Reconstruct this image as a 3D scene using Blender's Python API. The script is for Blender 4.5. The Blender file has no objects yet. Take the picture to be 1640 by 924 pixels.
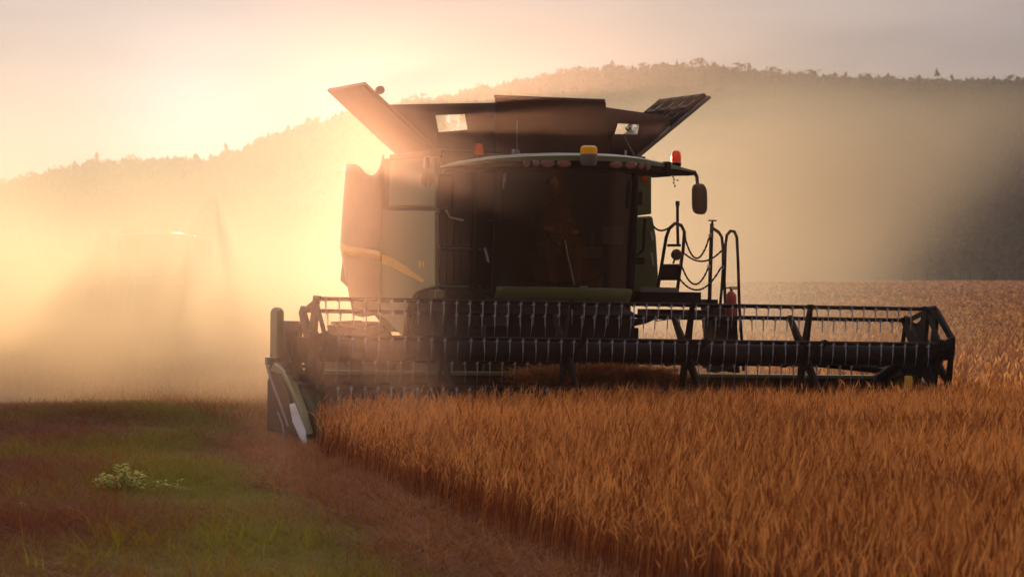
import bpy, bmesh, math, random
import numpy as np
from mathutils import Matrix, Vector, noise as mnoise
R = math.radians
random.seed(7); rng = np.random.default_rng(7)
sc = bpy.context.scene
COL = sc.collection

# ------------------------------------------------------------------ camera
FPX = 5126.0            # focal length in pixels of the 1640 px wide photograph
HC, HORIZON = 1.88, 437.0
PITCH = math.atan((462.0 - HORIZON) / FPX)
cam_d = bpy.data.cameras.new('camera'); cam = bpy.data.objects.new('camera', cam_d); COL.objects.link(cam)
cam.location = (0, 0, HC); cam.rotation_euler = (R(90) - PITCH, 0, 0)
cam_d.sensor_width = 36.0; cam_d.lens = 36.0 * FPX / 1640.0
cam_d.clip_start = 0.1; cam_d.clip_end = 6000
cam_d.dof.use_dof = True; cam_d.dof.focus_distance = 36.5; cam_d.dof.aperture_fstop = 5.6
sc.camera = cam

# ------------------------------------------------------------------ world, sun, exposure
SUN_AZ, SUN_EL = R(-5.6), R(2.6)       # azimuth from +Y towards +X
wd = bpy.data.worlds.new('World'); sc.world = wd; wd.use_nodes = True
nt = wd.node_tree; nt.nodes.clear()
def N(t, kind, **kw):
    n = t.nodes.new(kind)
    for k, v in kw.items(): setattr(n, k, v)
    return n
def L(t, a, b): t.links.new(a, b)
wo = N(nt, 'ShaderNodeOutputWorld'); bg = N(nt, 'ShaderNodeBackground')
sky = N(nt, 'ShaderNodeTexSky', sky_type='NISHITA', sun_disc=False, sun_elevation=SUN_EL, sun_rotation=SUN_AZ)
sky.altitude = 100; sky.air_density = 1.0; sky.dust_density = 2.5; sky.ozone_density = 1.0
tc = N(nt, 'ShaderNodeTexCoord'); mp = N(nt, 'ShaderNodeMapping'); mp.inputs['Scale'].default_value = (4.0, 4.0, 30.0)
mp.inputs['Location'].default_value = (0.3, 0.0, 0.35)
nz = N(nt, 'ShaderNodeTexNoise'); nz.inputs['Scale'].default_value = 1.5; nz.inputs['Detail'].default_value = 5
nz.inputs['Roughness'].default_value = 0.5; nz.inputs['Distortion'].default_value = 0.3
cr = N(nt, 'ShaderNodeValToRGB'); cr.color_ramp.elements[0].position = 0.35; cr.color_ramp.elements[1].position = 0.68
CLOUD = 1.0 / 0.05      # cloud radiance relative to the background strength
cr.color_ramp.elements[0].color = (0.30 * CLOUD, 0.285 * CLOUD, 0.325 * CLOUD, 1); cr.color_ramp.elements[1].color = (0.60 * CLOUD, 0.545 * CLOUD, 0.58 * CLOUD, 1)
hs = N(nt, 'ShaderNodeHueSaturation'); hs.inputs['Saturation'].default_value = 0.45
mixc = N(nt, 'ShaderNodeMix', data_type='RGBA'); mixc.inputs[0].default_value = 0.93      # thin cloud veil over the clear sky
L(nt, tc.outputs['Generated'], mp.inputs['Vector']); L(nt, mp.outputs[0], nz.inputs['Vector']); L(nt, nz.outputs['Fac'], cr.inputs[0])
L(nt, sky.outputs[0], hs.inputs['Color']); sep = N(nt, 'ShaderNodeSeparateXYZ'); L(nt, tc.outputs['Generated'], sep.inputs[0])       # evening sky: brighter on the sun's side
gr = N(nt, 'ShaderNodeMapRange', interpolation_type='SMOOTHSTEP'); gr.inputs['From Min'].default_value = -0.5; gr.inputs['From Max'].default_value = 0.9
gr.inputs['To Min'].default_value = 0.22; gr.inputs['To Max'].default_value = 1.0; L(nt, sep.outputs['Y'], gr.inputs['Value'])
el = N(nt, 'ShaderNodeMapRange', interpolation_type='SMOOTHSTEP'); el.inputs['From Min'].default_value = 0.08; el.inputs['From Max'].default_value = 0.45
el.inputs['To Min'].default_value = 0.18; el.inputs['To Max'].default_value = 1.25; L(nt, sep.outputs['Z'], el.inputs['Value'])
ge = N(nt, 'ShaderNodeMath', operation='MULTIPLY'); L(nt, gr.outputs[0], ge.inputs[0]); L(nt, el.outputs[0], ge.inputs[1])
vm = N(nt, 'ShaderNodeVectorMath', operation='SCALE'); L(nt, cr.outputs[0], vm.inputs[0]); L(nt, ge.outputs[0], vm.inputs['Scale'])
L(nt, hs.outputs[0], mixc.inputs[6]); L(nt, vm.outputs[0], mixc.inputs[7])
# the low sun shining through the thin cloud
sn = N(nt, 'ShaderNodeVectorMath', operation='DOT_PRODUCT'); L(nt, tc.outputs['Generated'], sn.inputs[0])
sn.inputs[1].default_value = (math.sin(SUN_AZ) * math.cos(SUN_EL), math.cos(SUN_AZ) * math.cos(SUN_EL), math.sin(SUN_EL))
def glow(deg):
    g = N(nt, 'ShaderNodeMath', operation='POWER'); g.inputs[1].default_value = 0.693 / (1 - math.cos(R(deg))); L(nt, sn.outputs['Value'], g.inputs[0]); return g.outputs[0]
ga = N(nt, 'ShaderNodeMath', operation='MULTIPLY_ADD'); L(nt, glow(1.2), ga.inputs[0]); ga.inputs[1].default_value = 3.5; L(nt, glow(3.6), ga.inputs[2])
gv = N(nt, 'ShaderNodeVectorMath', operation='SCALE'); gv.inputs[0].default_value = (0.034 * CLOUD, 0.034 * CLOUD, 0.036 * CLOUD); L(nt, ga.outputs[0], gv.inputs['Scale'])
ad = N(nt, 'ShaderNodeVectorMath', operation='ADD'); L(nt, mixc.outputs[2], ad.inputs[0]); L(nt, gv.outputs[0], ad.inputs[1])
L(nt, ad.outputs[0], bg.inputs['Color']); L(nt, bg.outputs[0], wo.inputs['Surface'])
bg.inputs["Strength"].default_value = 0.05
sd = bpy.data.lights.new('sun', 'SUN'); so = bpy.data.objects.new('sun', sd); COL.objects.link(so)
sd.energy = 4.3; sd.angle = R(0.5); sd.color = (1.0, 0.85, 0.68)
sdir = Vector((math.sin(SUN_AZ) * math.cos(SUN_EL), math.cos(SUN_AZ) * math.cos(SUN_EL), math.sin(SUN_EL)))
so.rotation_euler = sdir.to_track_quat('Z', 'Y').to_euler(); so.location = (-30, 300, 60)
vs = sc.view_settings; vs.view_transform = 'Standard'; vs.look = 'None'; vs.gamma = 1.0; vs.exposure = 1.3; vs.use_curve_mapping = False
cy = sc.cycles
cy.volume_bounces = 2; cy.max_bounces = 8; cy.transparent_max_bounces = 16; cy.volume_step_rate = 1.0; cy.volume_max_steps = 128
cy.use_denoising = True

HAZE_D, HAZE_G = 0.00019, 0.12
HAZE_COL = (1.0, 0.90, 0.86, 1)
DUST_COL = (1.0, 0.80, 0.52, 1)

# ------------------------------------------------------------------ helpers
def tag(o, label=None, cat=None, group=None, kind=None):
    if label: o['label'] = label
    if cat: o['category'] = cat
    if group: o['group'] = group
    if kind: o['kind'] = kind
    return o
def empty(name, mat=None, loc=None):
    o = bpy.data.objects.new(name, None); COL.objects.link(o); o.empty_display_size = 0.3
    if mat is not None: o.matrix_world = mat
    if loc is not None: o.location = loc
    return o
def V3(p): return (float(p[0]), float(p[1]), float(p[2]))

class MB:
    def __init__(s): s.v = []; s.f = []
    def add(s, vs_, fs):
        b = len(s.v); s.v += [V3(p) for p in vs_]; s.f += [tuple(b + i for i in f) for f in fs]; return s
    def box(s, c, d, m=None):
        x, y, z = d[0] / 2, d[1] / 2, d[2] / 2
        pts = [Vector(p) for p in ((-x,-y,-z),(x,-y,-z),(x,y,-z),(-x,y,-z),(-x,-y,z),(x,-y,z),(x,y,z),(-x,y,z))]
        if m is not None: pts = [m @ p for p in pts]
        pts = [p + Vector(c) for p in pts]
        return s.add(pts, [(0,3,2,1),(4,5,6,7),(0,1,5,4),(1,2,6,5),(2,3,7,6),(3,0,4,7)])
    def lohi(s, lo, hi):
        return s.box([(a + b) / 2 for a, b in zip(lo, hi)], [abs(b - a) for a, b in zip(lo, hi)])
    def prism(s, pts, off):
        off = Vector(off); a = [Vector(p) for p in pts]; n = len(a)
        s.add(a + [p + off for p in a], [tuple(range(n))[::-1], tuple(range(n, 2 * n))] + [(i, (i + 1) % n, n + (i + 1) % n, n + i) for i in range(n)])
        return s
    def loft(s, rings, caps=True, closed=True):
        n = len(rings[0]); b = len(s.v); m = len(rings)
        for r in rings: s.v += [V3(p) for p in r]
        for i in range(m - 1):
            for j in range(n if closed else n - 1):
                k = (j + 1) % n
                s.f.append((b + i*n + j, b + i*n + k, b + (i+1)*n + k, b + (i+1)*n + j))
        if caps and closed:
            s.f.append(tuple(b + j for j in range(n))[::-1]); s.f.append(tuple(b + (m-1)*n + j for j in range(n)))
        return s
    def tube(s, path, r, n=8, r1=None):
        path = [Vector(p) for p in path]; rings = []
        up = None
        for i, p in enumerate(path):
            t = (path[min(i+1, len(path)-1)] - path[max(i-1, 0)]).normalized()
            if up is None:
                up = Vector((0,0,1)) if abs(t.z) < 0.9 else Vector((1,0,0))
            a = t.cross(up).normalized(); b_ = a.cross(t).normalized(); up = b_
            rr = r if r1 is None else r + (r1 - r) * i / (len(path) - 1)
            rings.append([p + a * (rr * math.cos(2*math.pi*j/n)) + b_ * (rr * math.sin(2*math.pi*j/n)) for j in range(n)])
        return s.loft(rings)
    def lathe(s, prof, c=(0,0,0), n=16, axis='z'):
        rings = []
        for r, h in prof:
            ring = []
            for j in range(n):
                a = 2*math.pi*j/n; p = (r*math.cos(a), r*math.sin(a), h)
                if axis == 'x': p = (h, p[0], p[1])
                if axis == 'y': p = (p[0], h, p[1])
                ring.append((c[0]+p[0], c[1]+p[1], c[2]+p[2]))
            rings.append(ring)
        return s.loft(rings)
    def build(s, name, mat, parent=None, bevel=0.0, smooth=35, solid=0.0, seg=2):
        me = bpy.data.meshes.new(name); me.from_pydata(s.v, [], s.f); me.update()
        bm = bmesh.new(); bm.from_mesh(me); bmesh.ops.recalc_face_normals(bm, faces=bm.faces); bm.to_mesh(me); bm.free()
        if smooth:
            me.shade_smooth(); me.set_sharp_from_angle(angle=R(smooth))
        o = bpy.data.objects.new(name, me); COL.objects.link(o)
        if mat: me.materials.append(mat)
        if parent: o.parent = parent
        if solid:
            q = o.modifiers.new('solid', 'SOLIDIFY'); q.thickness = solid; q.offset = 0
        if bevel:
            q = o.modifiers.new('bevel', 'BEVEL'); q.width = bevel; q.segments = seg; q.limit_method = 'ANGLE'; q.angle_limit = R(40)
            q.harden_normals = True
        return o

def arc_path(p0, p1, p2, n=8):          # quadratic bend
    p0, p1, p2 = Vector(p0), Vector(p1), Vector(p2)
    return [(1-t)**2*p0 + 2*t*(1-t)*p1 + t*t*p2 for t in [i/n for i in range(n+1)]]

# ------------------------------------------------------------------ materials
def mat_base(name):
    m = bpy.data.materials.new(name); m.use_nodes = True; t = m.node_tree; t.nodes.clear()
    return m, t, N(t, 'ShaderNodeOutputMaterial')
def paint(name, col, rough=0.45, metal=0.0, dirt=0.35, dirtcol=(0.16, 0.11, 0.07), scale=3.0, bump=0.02, spec=0.5):
    m, t, out = mat_base(name)
    b = N(t, 'ShaderNodeBsdfPrincipled'); b.inputs['Metallic'].default_value = metal
    b.inputs['Specular IOR Level'].default_value = spec
    tc = N(t, 'ShaderNodeTexCoord'); n1 = N(t, 'ShaderNodeTexNoise'); n1.inputs['Scale'].default_value = scale; n1.inputs['Detail'].default_value = 8; n1.inputs['Roughness'].default_value = 0.65
    n2 = N(t, 'ShaderNodeTexNoise'); n2.inputs['Scale'].default_value = scale * 14; n2.inputs['Detail'].default_value = 3
    L(t, tc.outputs['Object'], n1.inputs['Vector']); L(t, tc.outputs['Object'], n2.inputs['Vector'])
    r = N(t, 'ShaderNodeMapRange'); r.inputs['From Min'].default_value = 0.42; r.inputs['From Max'].default_value = 0.72; r.inputs['To Max'].default_value = dirt
    L(t, n1.outputs['Fac'], r.inputs['Value'])
    mx = N(t, 'ShaderNodeMix', data_type='RGBA'); mx.inputs[6].default_value = (*col, 1); mx.inputs[7].default_value = (*dirtcol, 1)
    L(t, r.outputs[0], mx.inputs[0]); L(t, mx.outputs[2], b.inputs['Base Color'])
    rr = N(t, 'ShaderNodeMapRange'); rr.inputs['To Min'].default_value = max(0.05, rough - 0.1); rr.inputs['To Max'].default_value = min(1, rough + 0.25)
    L(t, n1.outputs['Fac'], rr.inputs['Value']); L(t, rr.outputs[0], b.inputs['Roughness'])
    if bump:
        bp = N(t, 'ShaderNodeBump'); bp.inputs['Strength'].default_value = bump * 4; bp.inputs['Distance'].default_value = 0.01
        L(t, n2.outputs['Fac'], bp.inputs['Height']); L(t, bp.outputs[0], b.inputs['Normal'])
    L(t, b.outputs[0], out.inputs['Surface'])
    return m
M = {}
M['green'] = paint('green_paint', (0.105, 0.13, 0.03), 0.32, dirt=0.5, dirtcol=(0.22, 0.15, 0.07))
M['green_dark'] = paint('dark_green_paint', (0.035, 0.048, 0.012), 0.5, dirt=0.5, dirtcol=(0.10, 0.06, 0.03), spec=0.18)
M['black'] = paint('black_paint', (0.005, 0.0035, 0.0035), 0.5, dirt=0.3, dirtcol=(0.016, 0.008, 0.006), spec=0.10)
M['rubber'] = paint('rubber', (0.018, 0.015, 0.014), 0.85, dirt=0.6, dirtcol=(0.05, 0.03, 0.02), spec=0.1)
M['tank'] = paint('tank_sheet', (0.075, 0.028, 0.017), 0.55, dirt=0.4, dirtcol=(0.13, 0.06, 0.035), spec=0.3)
M['tankin'] = paint('tank_inner', (0.12, 0.10, 0.055), 0.5, dirt=0.4)
M['fabric'] = paint('tank_fabric', (0.06, 0.024, 0.016), 0.8, dirt=0.4, dirtcol=(0.1, 0.05, 0.03), scale=5, bump=0.06)
M['yellow'] = paint('yellow_paint', (0.75, 0.42, 0.03), 0.4, dirt=0.25, dirtcol=(0.4, 0.25, 0.1))
M['metal'] = paint('bare_metal', (0.55, 0.53, 0.5), 0.35, metal=0.8, dirt=0.4)
M['silver'] = paint('worn_silver', (0.34, 0.31, 0.29), 0.35, metal=0.4, dirt=0.6)
M['tine'] = paint('tine_plastic', (0.40, 0.41, 0.47), 0.25, dirt=0.2, bump=0)
M['grey'] = paint('grey_plastic', (0.16, 0.14, 0.12), 0.5, dirt=0.3)
M['interior'] = paint('cab_trim', (0.014, 0.009, 0.007), 0.75, dirt=0.2, dirtcol=(0.03, 0.018, 0.012), spec=0.15)
M['red'] = paint('red_paint', (0.42, 0.02, 0.015), 0.35, dirt=0.2)
M['cream'] = paint('lamp_lens', (0.30, 0.13, 0.10), 0.15, dirt=0.15, bump=0)
M['skin'] = paint('skin', (0.45, 0.24, 0.16), 0.6, dirt=0.1, dirtcol=(0.4, 0.2, 0.13))
M['cloth'] = paint('dark_cloth', (0.05, 0.045, 0.06), 0.9, dirt=0.2)
M['hair'] = paint('hair', (0.03, 0.02, 0.012), 0.7, dirt=0.1)
def beacon_mat(name, col):
    m, t, out = mat_base(name)
    b = N(t, 'ShaderNodeBsdfPrincipled'); b.inputs['Base Color'].default_value = (*col, 1); b.inputs['Roughness'].default_value = 0.2
    tr = N(t, 'ShaderNodeBsdfTranslucent'); tr.inputs['Color'].default_value = (*col, 1)
    mx = N(t, 'ShaderNodeMixShader'); mx.inputs[0].default_value = 0.6
    L(t, b.outputs[0], mx.inputs[1]); L(t, tr.outputs[0], mx.inputs[2]); L(t, mx.outputs[0], out.inputs['Surface'])
    return m
M['orange'] = beacon_mat('orange_lens', (0.80, 0.13, 0.02))
M['dome'] = beacon_mat('yellow_dome', (1.0, 0.66, 0.06))
def glass_mat(name, tintc, gl=0.10, rough=0.03):
    m, t, out = mat_base(name)
    tr = N(t, 'ShaderNodeBsdfTransparent'); tr.inputs['Color'].default_value = (*tintc, 1)
    g = N(t, 'ShaderNodeBsdfGlossy'); g.inputs['Roughness'].default_value = rough; g.inputs['Color'].default_value = (0.9, 0.9, 0.9, 1)
    lw = N(t, 'ShaderNodeLayerWeight'); lw.inputs['Blend'].default_value = 0.25
    r = N(t, 'ShaderNodeMapRange'); r.inputs['To Min'].default_value = gl * 0.4; r.inputs['To Max'].default_value = 0.14
    mx = N(t, 'ShaderNodeMixShader'); L(t, lw.outputs['Fresnel'], r.inputs['Value']); L(t, r.outputs[0], mx.inputs[0])
    L(t, tr.outputs[0], mx.inputs[1]); L(t, g.outputs[0], mx.inputs[2]); L(t, mx.outputs[0], out.inputs['Surface'])
    return m
M['glass'] = glass_mat('tinted_glass', (0.40, 0.33, 0.28))
def film_mat():
    m, t, out = mat_base('clear_film')
    tr = N(t, 'ShaderNodeBsdfTransparent'); tr.inputs['Color'].default_value = (0.9, 0.88, 0.82, 1)
    d = N(t, 'ShaderNodeBsdfTranslucent'); d.inputs['Color'].default_value = (0.8, 0.75, 0.65, 1)
    n = N(t, 'ShaderNodeTexNoise'); n.inputs['Scale'].default_value = 7; n.inputs['Detail'].default_value = 4
    c = N(t, 'ShaderNodeTexCoord'); L(t, c.outputs['Object'], n.inputs['Vector'])
    r = N(t, 'ShaderNodeMapRange'); r.inputs['From Min'].default_value = 0.45; r.inputs['From Max'].default_value = 0.75; r.inputs['To Max'].default_value = 0.6
    L(t, n.outputs['Fac'], r.inputs['Value'])
    mx = N(t, 'ShaderNodeMixShader'); L(t, r.outputs[0], mx.inputs[0]); L(t, tr.outputs[0], mx.inputs[1]); L(t, d.outputs[0], mx.inputs[2])
    L(t, mx.outputs[0], out.inputs['Surface']); return m
M['film'] = film_mat()
def leaf_mat(name, c0, c1, c2, transl=0.45, rough=0.7):
    """colour from a per-plant random attribute 'rnd'"""
    m, t, out = mat_base(name)
    a = N(t, 'ShaderNodeAttribute', attribute_name='rnd')
    r = N(t, 'ShaderNodeValToRGB'); e = r.color_ramp.elements
    e[0].color = (*c0, 1); e[1].color = (*c2, 1); x = e.new(0.5); x.color = (*c1, 1)
    L(t, a.outputs['Fac'], r.inputs[0])
    b = N(t, 'ShaderNodeBsdfPrincipled'); b.inputs['Roughness'].default_value = rough; b.inputs['Specular IOR Level'].default_value = 0.25
    tr = N(t, 'ShaderNodeBsdfTranslucent'); mx = N(t, 'ShaderNodeMixShader'); mx.inputs[0].default_value = transl
    L(t, r.outputs[0], b.inputs['Base Color']); L(t, r.outputs[0], tr.inputs['Color'])
    L(t, b.outputs[0], mx.inputs[1]); L(t, tr.outputs[0], mx.inputs[2]); L(t, mx.outputs[0], out.inputs['Surface'])
    return m
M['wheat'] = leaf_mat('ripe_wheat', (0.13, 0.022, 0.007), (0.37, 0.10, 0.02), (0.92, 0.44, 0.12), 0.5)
M['stubble'] = leaf_mat('straw', (0.30, 0.085, 0.018), (0.48, 0.17, 0.036), (0.60, 0.29, 0.07), 0.35)
M['dry_grass'] = leaf_mat('dry_verge_grass', (0.24, 0.08, 0.022), (0.46, 0.175, 0.04), (0.64, 0.34, 0.09), 0.4)
M['grass'] = leaf_mat('meadow_grass', (0.22, 0.045, 0.012), (0.27, 0.125, 0.012), (0.30, 0.27, 0.014), 0.45)
M['weed'] = leaf_mat('weed_leaf', (0.36, 0.38, 0.06), (0.58, 0.57, 0.11), (0.75, 0.72, 0.24), 0.4)
M['trees'] = leaf_mat('forest_leaf', (0.045, 0.034, 0.012), (0.065, 0.047, 0.017), (0.085, 0.06, 0.022), 0.25)

# ------------------------------------------------------------------ terrain
EDGE = [(-2.15, 36.5), (-2.2, 34.6), (-1.9, 31.5), (-0.95, 26.6), (-0.25, 22.6), (0.38, 19.6), (1.35, 14.5), (2.9, 8.0), (4.2, 0.0), (6, -12)]
EY = np.array([e[1] for e in EDGE][::-1]); EX = np.array([e[0] for e in EDGE][::-1])
def edge_x(y): return np.interp(y, EY, EX)
def ground_z(x, y):
    x = np.asarray(x, float); y = np.asarray(y, float)
    wy = np.where(y < 41, 4.5, 2.2)
    z = 0.15 * np.exp(-((x + 5.0) / 2.3) ** 2) * np.exp(-((y - 41.0) / wy) ** 2)
    z += 0.08 * np.exp(-((x + 9.5) / 3.0) ** 2) * np.exp(-((y - 41) / wy) ** 2)
    z += 0.025 * np.sin(x * 1.3 + 0.4 * y) * np.sin(y * 0.9 + 1.0) * np.clip((edge_x(y) - 0.2 - x) / 1.0, 0, 1) * np.exp(-(np.maximum(y - 45, 0) / 10) ** 2)
    return z
def grid_mesh(name, xs, ys, zfun, mat):
    X, Y = np.meshgrid(xs, ys); Z = zfun(X, Y); nx, ny = len(xs), len(ys)
    v = np.stack([X.ravel(), Y.ravel(), Z.ravel()], 1)
    i = np.arange((ny - 1) * (nx - 1)); r, c = i // (nx - 1), i % (nx - 1); a = r * nx + c
    q = np.stack([a, a + 1, a + nx + 1, a + nx], 1)
    return np_mesh(name, v, q, mat)
def np_mesh(name, v, faces, mat, rnd=None, smooth=True):
    k = faces.shape[1]; me = bpy.data.meshes.new(name)
    me.vertices.add(len(v)); me.vertices.foreach_set('co', np.ascontiguousarray(v, np.float32).ravel())
    me.loops.add(faces.size); me.loops.foreach_set('vertex_index', np.ascontiguousarray(faces, np.int32).ravel())
    me.polygons.add(len(faces)); me.polygons.foreach_set('loop_start', np.arange(0, faces.size, k, dtype=np.int32))
    me.update(calc_edges=True); me.validate()
    if rnd is not None:
        at = me.attributes.new('rnd', 'FLOAT', 'POINT'); at.data.foreach_set('value', np.ascontiguousarray(rnd, np.float32))
    if smooth: me.shade_smooth()
    me.materials.append(mat)
    o = bpy.data.objects.new(name, me); COL.objects.link(o); return o

def ground_material():
    m, t, out = mat_base('field_soil')
    b = N(t, 'ShaderNodeBsdfPrincipled'); b.inputs['Roughness'].default_value = 0.95; b.inputs['Specular IOR Level'].default_value = 0.1
    c = N(t, 'ShaderNodeTexCoord'); n = N(t, 'ShaderNodeTexNoise'); n.inputs['Scale'].default_value = 0.9; n.inputs['Detail'].default_value = 9; n.inputs['Roughness'].default_value = 0.7
    n2 = N(t, 'ShaderNodeTexNoise'); n2.inputs['Scale'].default_value = 14; n2.inputs['Detail'].default_value = 6
    L(t, c.outputs['Object'], n.inputs['Vector']); L(t, c.outputs['Object'], n2.inputs['Vector'])
    r = N(t, 'ShaderNodeValToRGB'); e = r.color_ramp.elements
    e[0].position = 0.3; e[0].color = (0.07, 0.028, 0.014, 1); e[1].position = 0.7; e[1].color = (0.20, 0.08, 0.028, 1)
    mx = N(t, 'ShaderNodeMix', data_type='RGBA'); mx.inputs[0].default_value = 0.5
    r2 = N(t, 'ShaderNodeValToRGB'); r2.color_ramp.elements[0].color = (0.05, 0.022, 0.01, 1); r2.color_ramp.elements[1].color = (0.2, 0.1, 0.045, 1)
    L(t, n.outputs['Fac'], r.inputs[0]); L(t, n2.outputs['Fac'], r2.inputs[0]); L(t, r.outputs[0], mx.inputs[6]); L(t, r2.outputs[0], mx.inputs[7])
    L(t, mx.outputs[2], b.inputs['Base Color'])
    bp = N(t, 'ShaderNodeBump'); bp.inputs['Strength'].default_value = 0.8; bp.inputs['Distance'].default_value = 0.05
    L(t, n2.outputs['Fac'], bp.inputs['Height']); L(t, bp.outputs[0], b.inputs['Normal']); L(t, b.outputs[0], out.inputs['Surface'])
    return m
def sym(a): return np.concatenate([-a[::-1], a[1:]])
xs = sym(np.concatenate([np.arange(0, 14, 0.35), np.geomspace(14, 800, 26)]))
ys = np.concatenate([-np.geomspace(3, 60, 8)[::-1], np.arange(0, 60, 0.4), np.geomspace(60, 1350, 40)])
tag(grid_mesh('ground', xs, ys, ground_z, ground_material()), kind='structure')

# ridge of the wooded hills: (pixel x, pixel y) of the tree tops seen from the field edge
RIDGE = np.array([(-900, 330), (-300, 300), (0, 288), (60, 275), (150, 258), (250, 252), (330, 248), (385, 232), (420, 210), (480, 186), (560, 165), (640, 150), (760, 130),
                  (880, 113), (1000, 105), (1120, 100), (1200, 107), (1300, 108), (1450, 108), (1640, 113), (2000, 120), (2700, 170)], float)
RY, FOOT = 770.0, 560.0
RXw = (RIDGE[:, 0] - 820) / FPX * RY; RZw = HC + (HORIZON - RIDGE[:, 1]) / FPX * RY - 8.4
def hill_z(x, y):
    h = np.interp(np.asarray(x) * RY / np.maximum(y, RY * 0.7), RXw, RZw)
    t = np.clip((y - FOOT) / (RY - FOOT), 0, 1); s = t * t * (3 - 2 * t)
    back = np.clip((y - RY) / 450.0, 0, 1)
    return -0.6 + h * s * (1 - 0.6 * back) + 1.2 * np.sin(x * 0.05) * s
hm, ht, ho = mat_base('hill_floor'); hb = N(ht, 'ShaderNodeBsdfPrincipled'); hn = N(ht, 'ShaderNodeTexNoise'); hn.inputs['Scale'].default_value = 0.05
hr = N(ht, 'ShaderNodeValToRGB'); hr.color_ramp.elements[0].color = (0.02, 0.025, 0.01, 1); hr.color_ramp.elements[1].color = (0.06, 0.05, 0.02, 1)
hc_ = N(ht, 'ShaderNodeTexCoord'); L(ht, hc_.outputs['Object'], hn.inputs['Vector']); L(ht, hn.outputs['Fac'], hr.inputs[0]); L(ht, hr.outputs[0], hb.inputs['Base Color'])
hb.inputs['Roughness'].default_value = 1; L(ht, hb.outputs[0], ho.inputs['Surface'])
tag(grid_mesh('hills', np.linspace(-420, 420, 121), np.concatenate([np.linspace(FOOT - 4, RY, 24), np.linspace(RY + 20, 1300, 12)]), hill_z, hm), kind='structure')

# ------------------------------------------------------------------ scatter by templates
def scatter(name, tpls, pos, yaw, scl, lean, mat, rnd, tilt_pow=1.6, ear=0.0):
    """merge copies of template meshes (v, tri) into ONE mesh; lean = xy shift of the tip, scl = (n,2) width/height scale"""
    pick = rng.integers(0, len(tpls), len(pos)); VV, FF, RR = [], [], []; base = 0
    for k, (tv, tf) in enumerate(tpls):
        idx = np.where(pick == k)[0]
        if not len(idx): continue
        c, s = np.cos(yaw[idx])[:, None], np.sin(yaw[idx])[:, None]; w, h = scl[idx, 0][:, None], scl[idx, 1][:, None]
        x = (tv[None, :, 0] * c - tv[None, :, 1] * s) * w; y = (tv[None, :, 0] * s + tv[None, :, 1] * c) * w; z = tv[None, :, 2] * h
        q = np.clip(tv[None, :, 2], 0, None) ** tilt_pow
        x = x + lean[idx, 0][:, None] * q + pos[idx, 0][:, None]; y = y + lean[idx, 1][:, None] * q + pos[idx, 1][:, None]; z = z + pos[idx, 2][:, None]
        VV.append(np.stack([x, y, z], 2).reshape(-1, 3)); n = len(tv)
        FF.append((tf[None] + (np.arange(len(idx)) * n)[:, None, None] + base).reshape(-1, 3)); base += n * len(idx)
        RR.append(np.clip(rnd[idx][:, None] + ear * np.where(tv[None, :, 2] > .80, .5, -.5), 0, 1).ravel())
    return np_mesh(name, np.concatenate(VV), np.concatenate(FF), mat, np.concatenate(RR), smooth=False)
def ribbon(path, widths, side):
    v, f = [], []
    for p, w in zip(path, widths): v += [np.array(p) - np.array(side) * w, np.array(p) + np.array(side) * w]
    for i in range(len(path) - 1):
        a = 2 * i; f += [(a, a + 1, a + 3), (a, a + 3, a + 2)]
    return v, f
def join(parts):
    V, F, b = [], [], 0
    for v, f in parts:
        V += list(v); F += [tuple(i + b for i in t) for t in f]; b += len(v)
    return np.array(V, float), np.array(F, int)
def wheat_tpl(detail=2):
    pr = random; parts = []; az = pr.uniform(0, 6.28); bend = pr.uniform(0.0, 0.06)
    d = np.array((math.cos(az), math.sin(az), 0)); sd_ = np.array((-d[1], d[0], 0))
    top = pr.uniform(0.80, 0.88)
    P_ = lambda t: d * bend * t ** 2 + np.array((0, 0, t))
    sw = 0.0022 if detail == 2 else 0.004
    parts.append(ribbon([P_(0), P_(top * .5), P_(top)], [sw, sw, sw * .8], sd_))
    # ear: two crossed spindles, nodding over
    nod = pr.uniform(0.0, .35) if pr.random() < .85 else pr.uniform(.5, 1.2); e = []; p = P_(top); dirv = np.array((d[0] * .2, d[1] * .2, 1.0))
    for i in range(4):
        e.append(p); dirv = dirv + d * nod * 0.22 - np.array((0, 0, .12 * nod)); dirv = dirv / np.linalg.norm(dirv); p = p + dirv * 0.052
    ew = 0.0060 if detail == 2 else 0.013
    parts.append(ribbon(e, [ew * .5, ew, ew * .85, ew * .2], sd_))
    if detail == 2:
        nrm = np.cross(dirv, sd_); parts.append(ribbon(e, [ew * .5, ew, ew * .85, ew * .2], nrm))
        for i in range(4):       # awns
            b = e[1 + i % 3]; s_ = sd_ * pr.uniform(-1, 1) * .22 + nrm * pr.uniform(-1, 1) * .22
            tip = b + (dirv + s_) * pr.uniform(.07, .12); w = np.cross(dirv, s_ + 1e-3); w = w / (np.linalg.norm(w) + 1e-6) * .0011
            parts.append(([b - w, b + w, tip], [(0, 1, 2)]))
        for i in range(1 if pr.random() < .35 else 0):   # leaves
            h0 = pr.uniform(.1, .6); a2 = pr.uniform(0, 6.28); l = np.array((math.cos(a2), math.sin(a2), 0)); ln = pr.uniform(.10, .22); dr = pr.uniform(-.1, .12)
            q = P_(h0); parts.append(ribbon([q, q + l * ln * .22 + np.array((0, 0, ln * .6)), q + l * ln * .6 + np.array((0, 0, dr + .06))], [.004, .005, .0008], np.array((-l[1], l[0], .3))))
    return join(parts)
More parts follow.
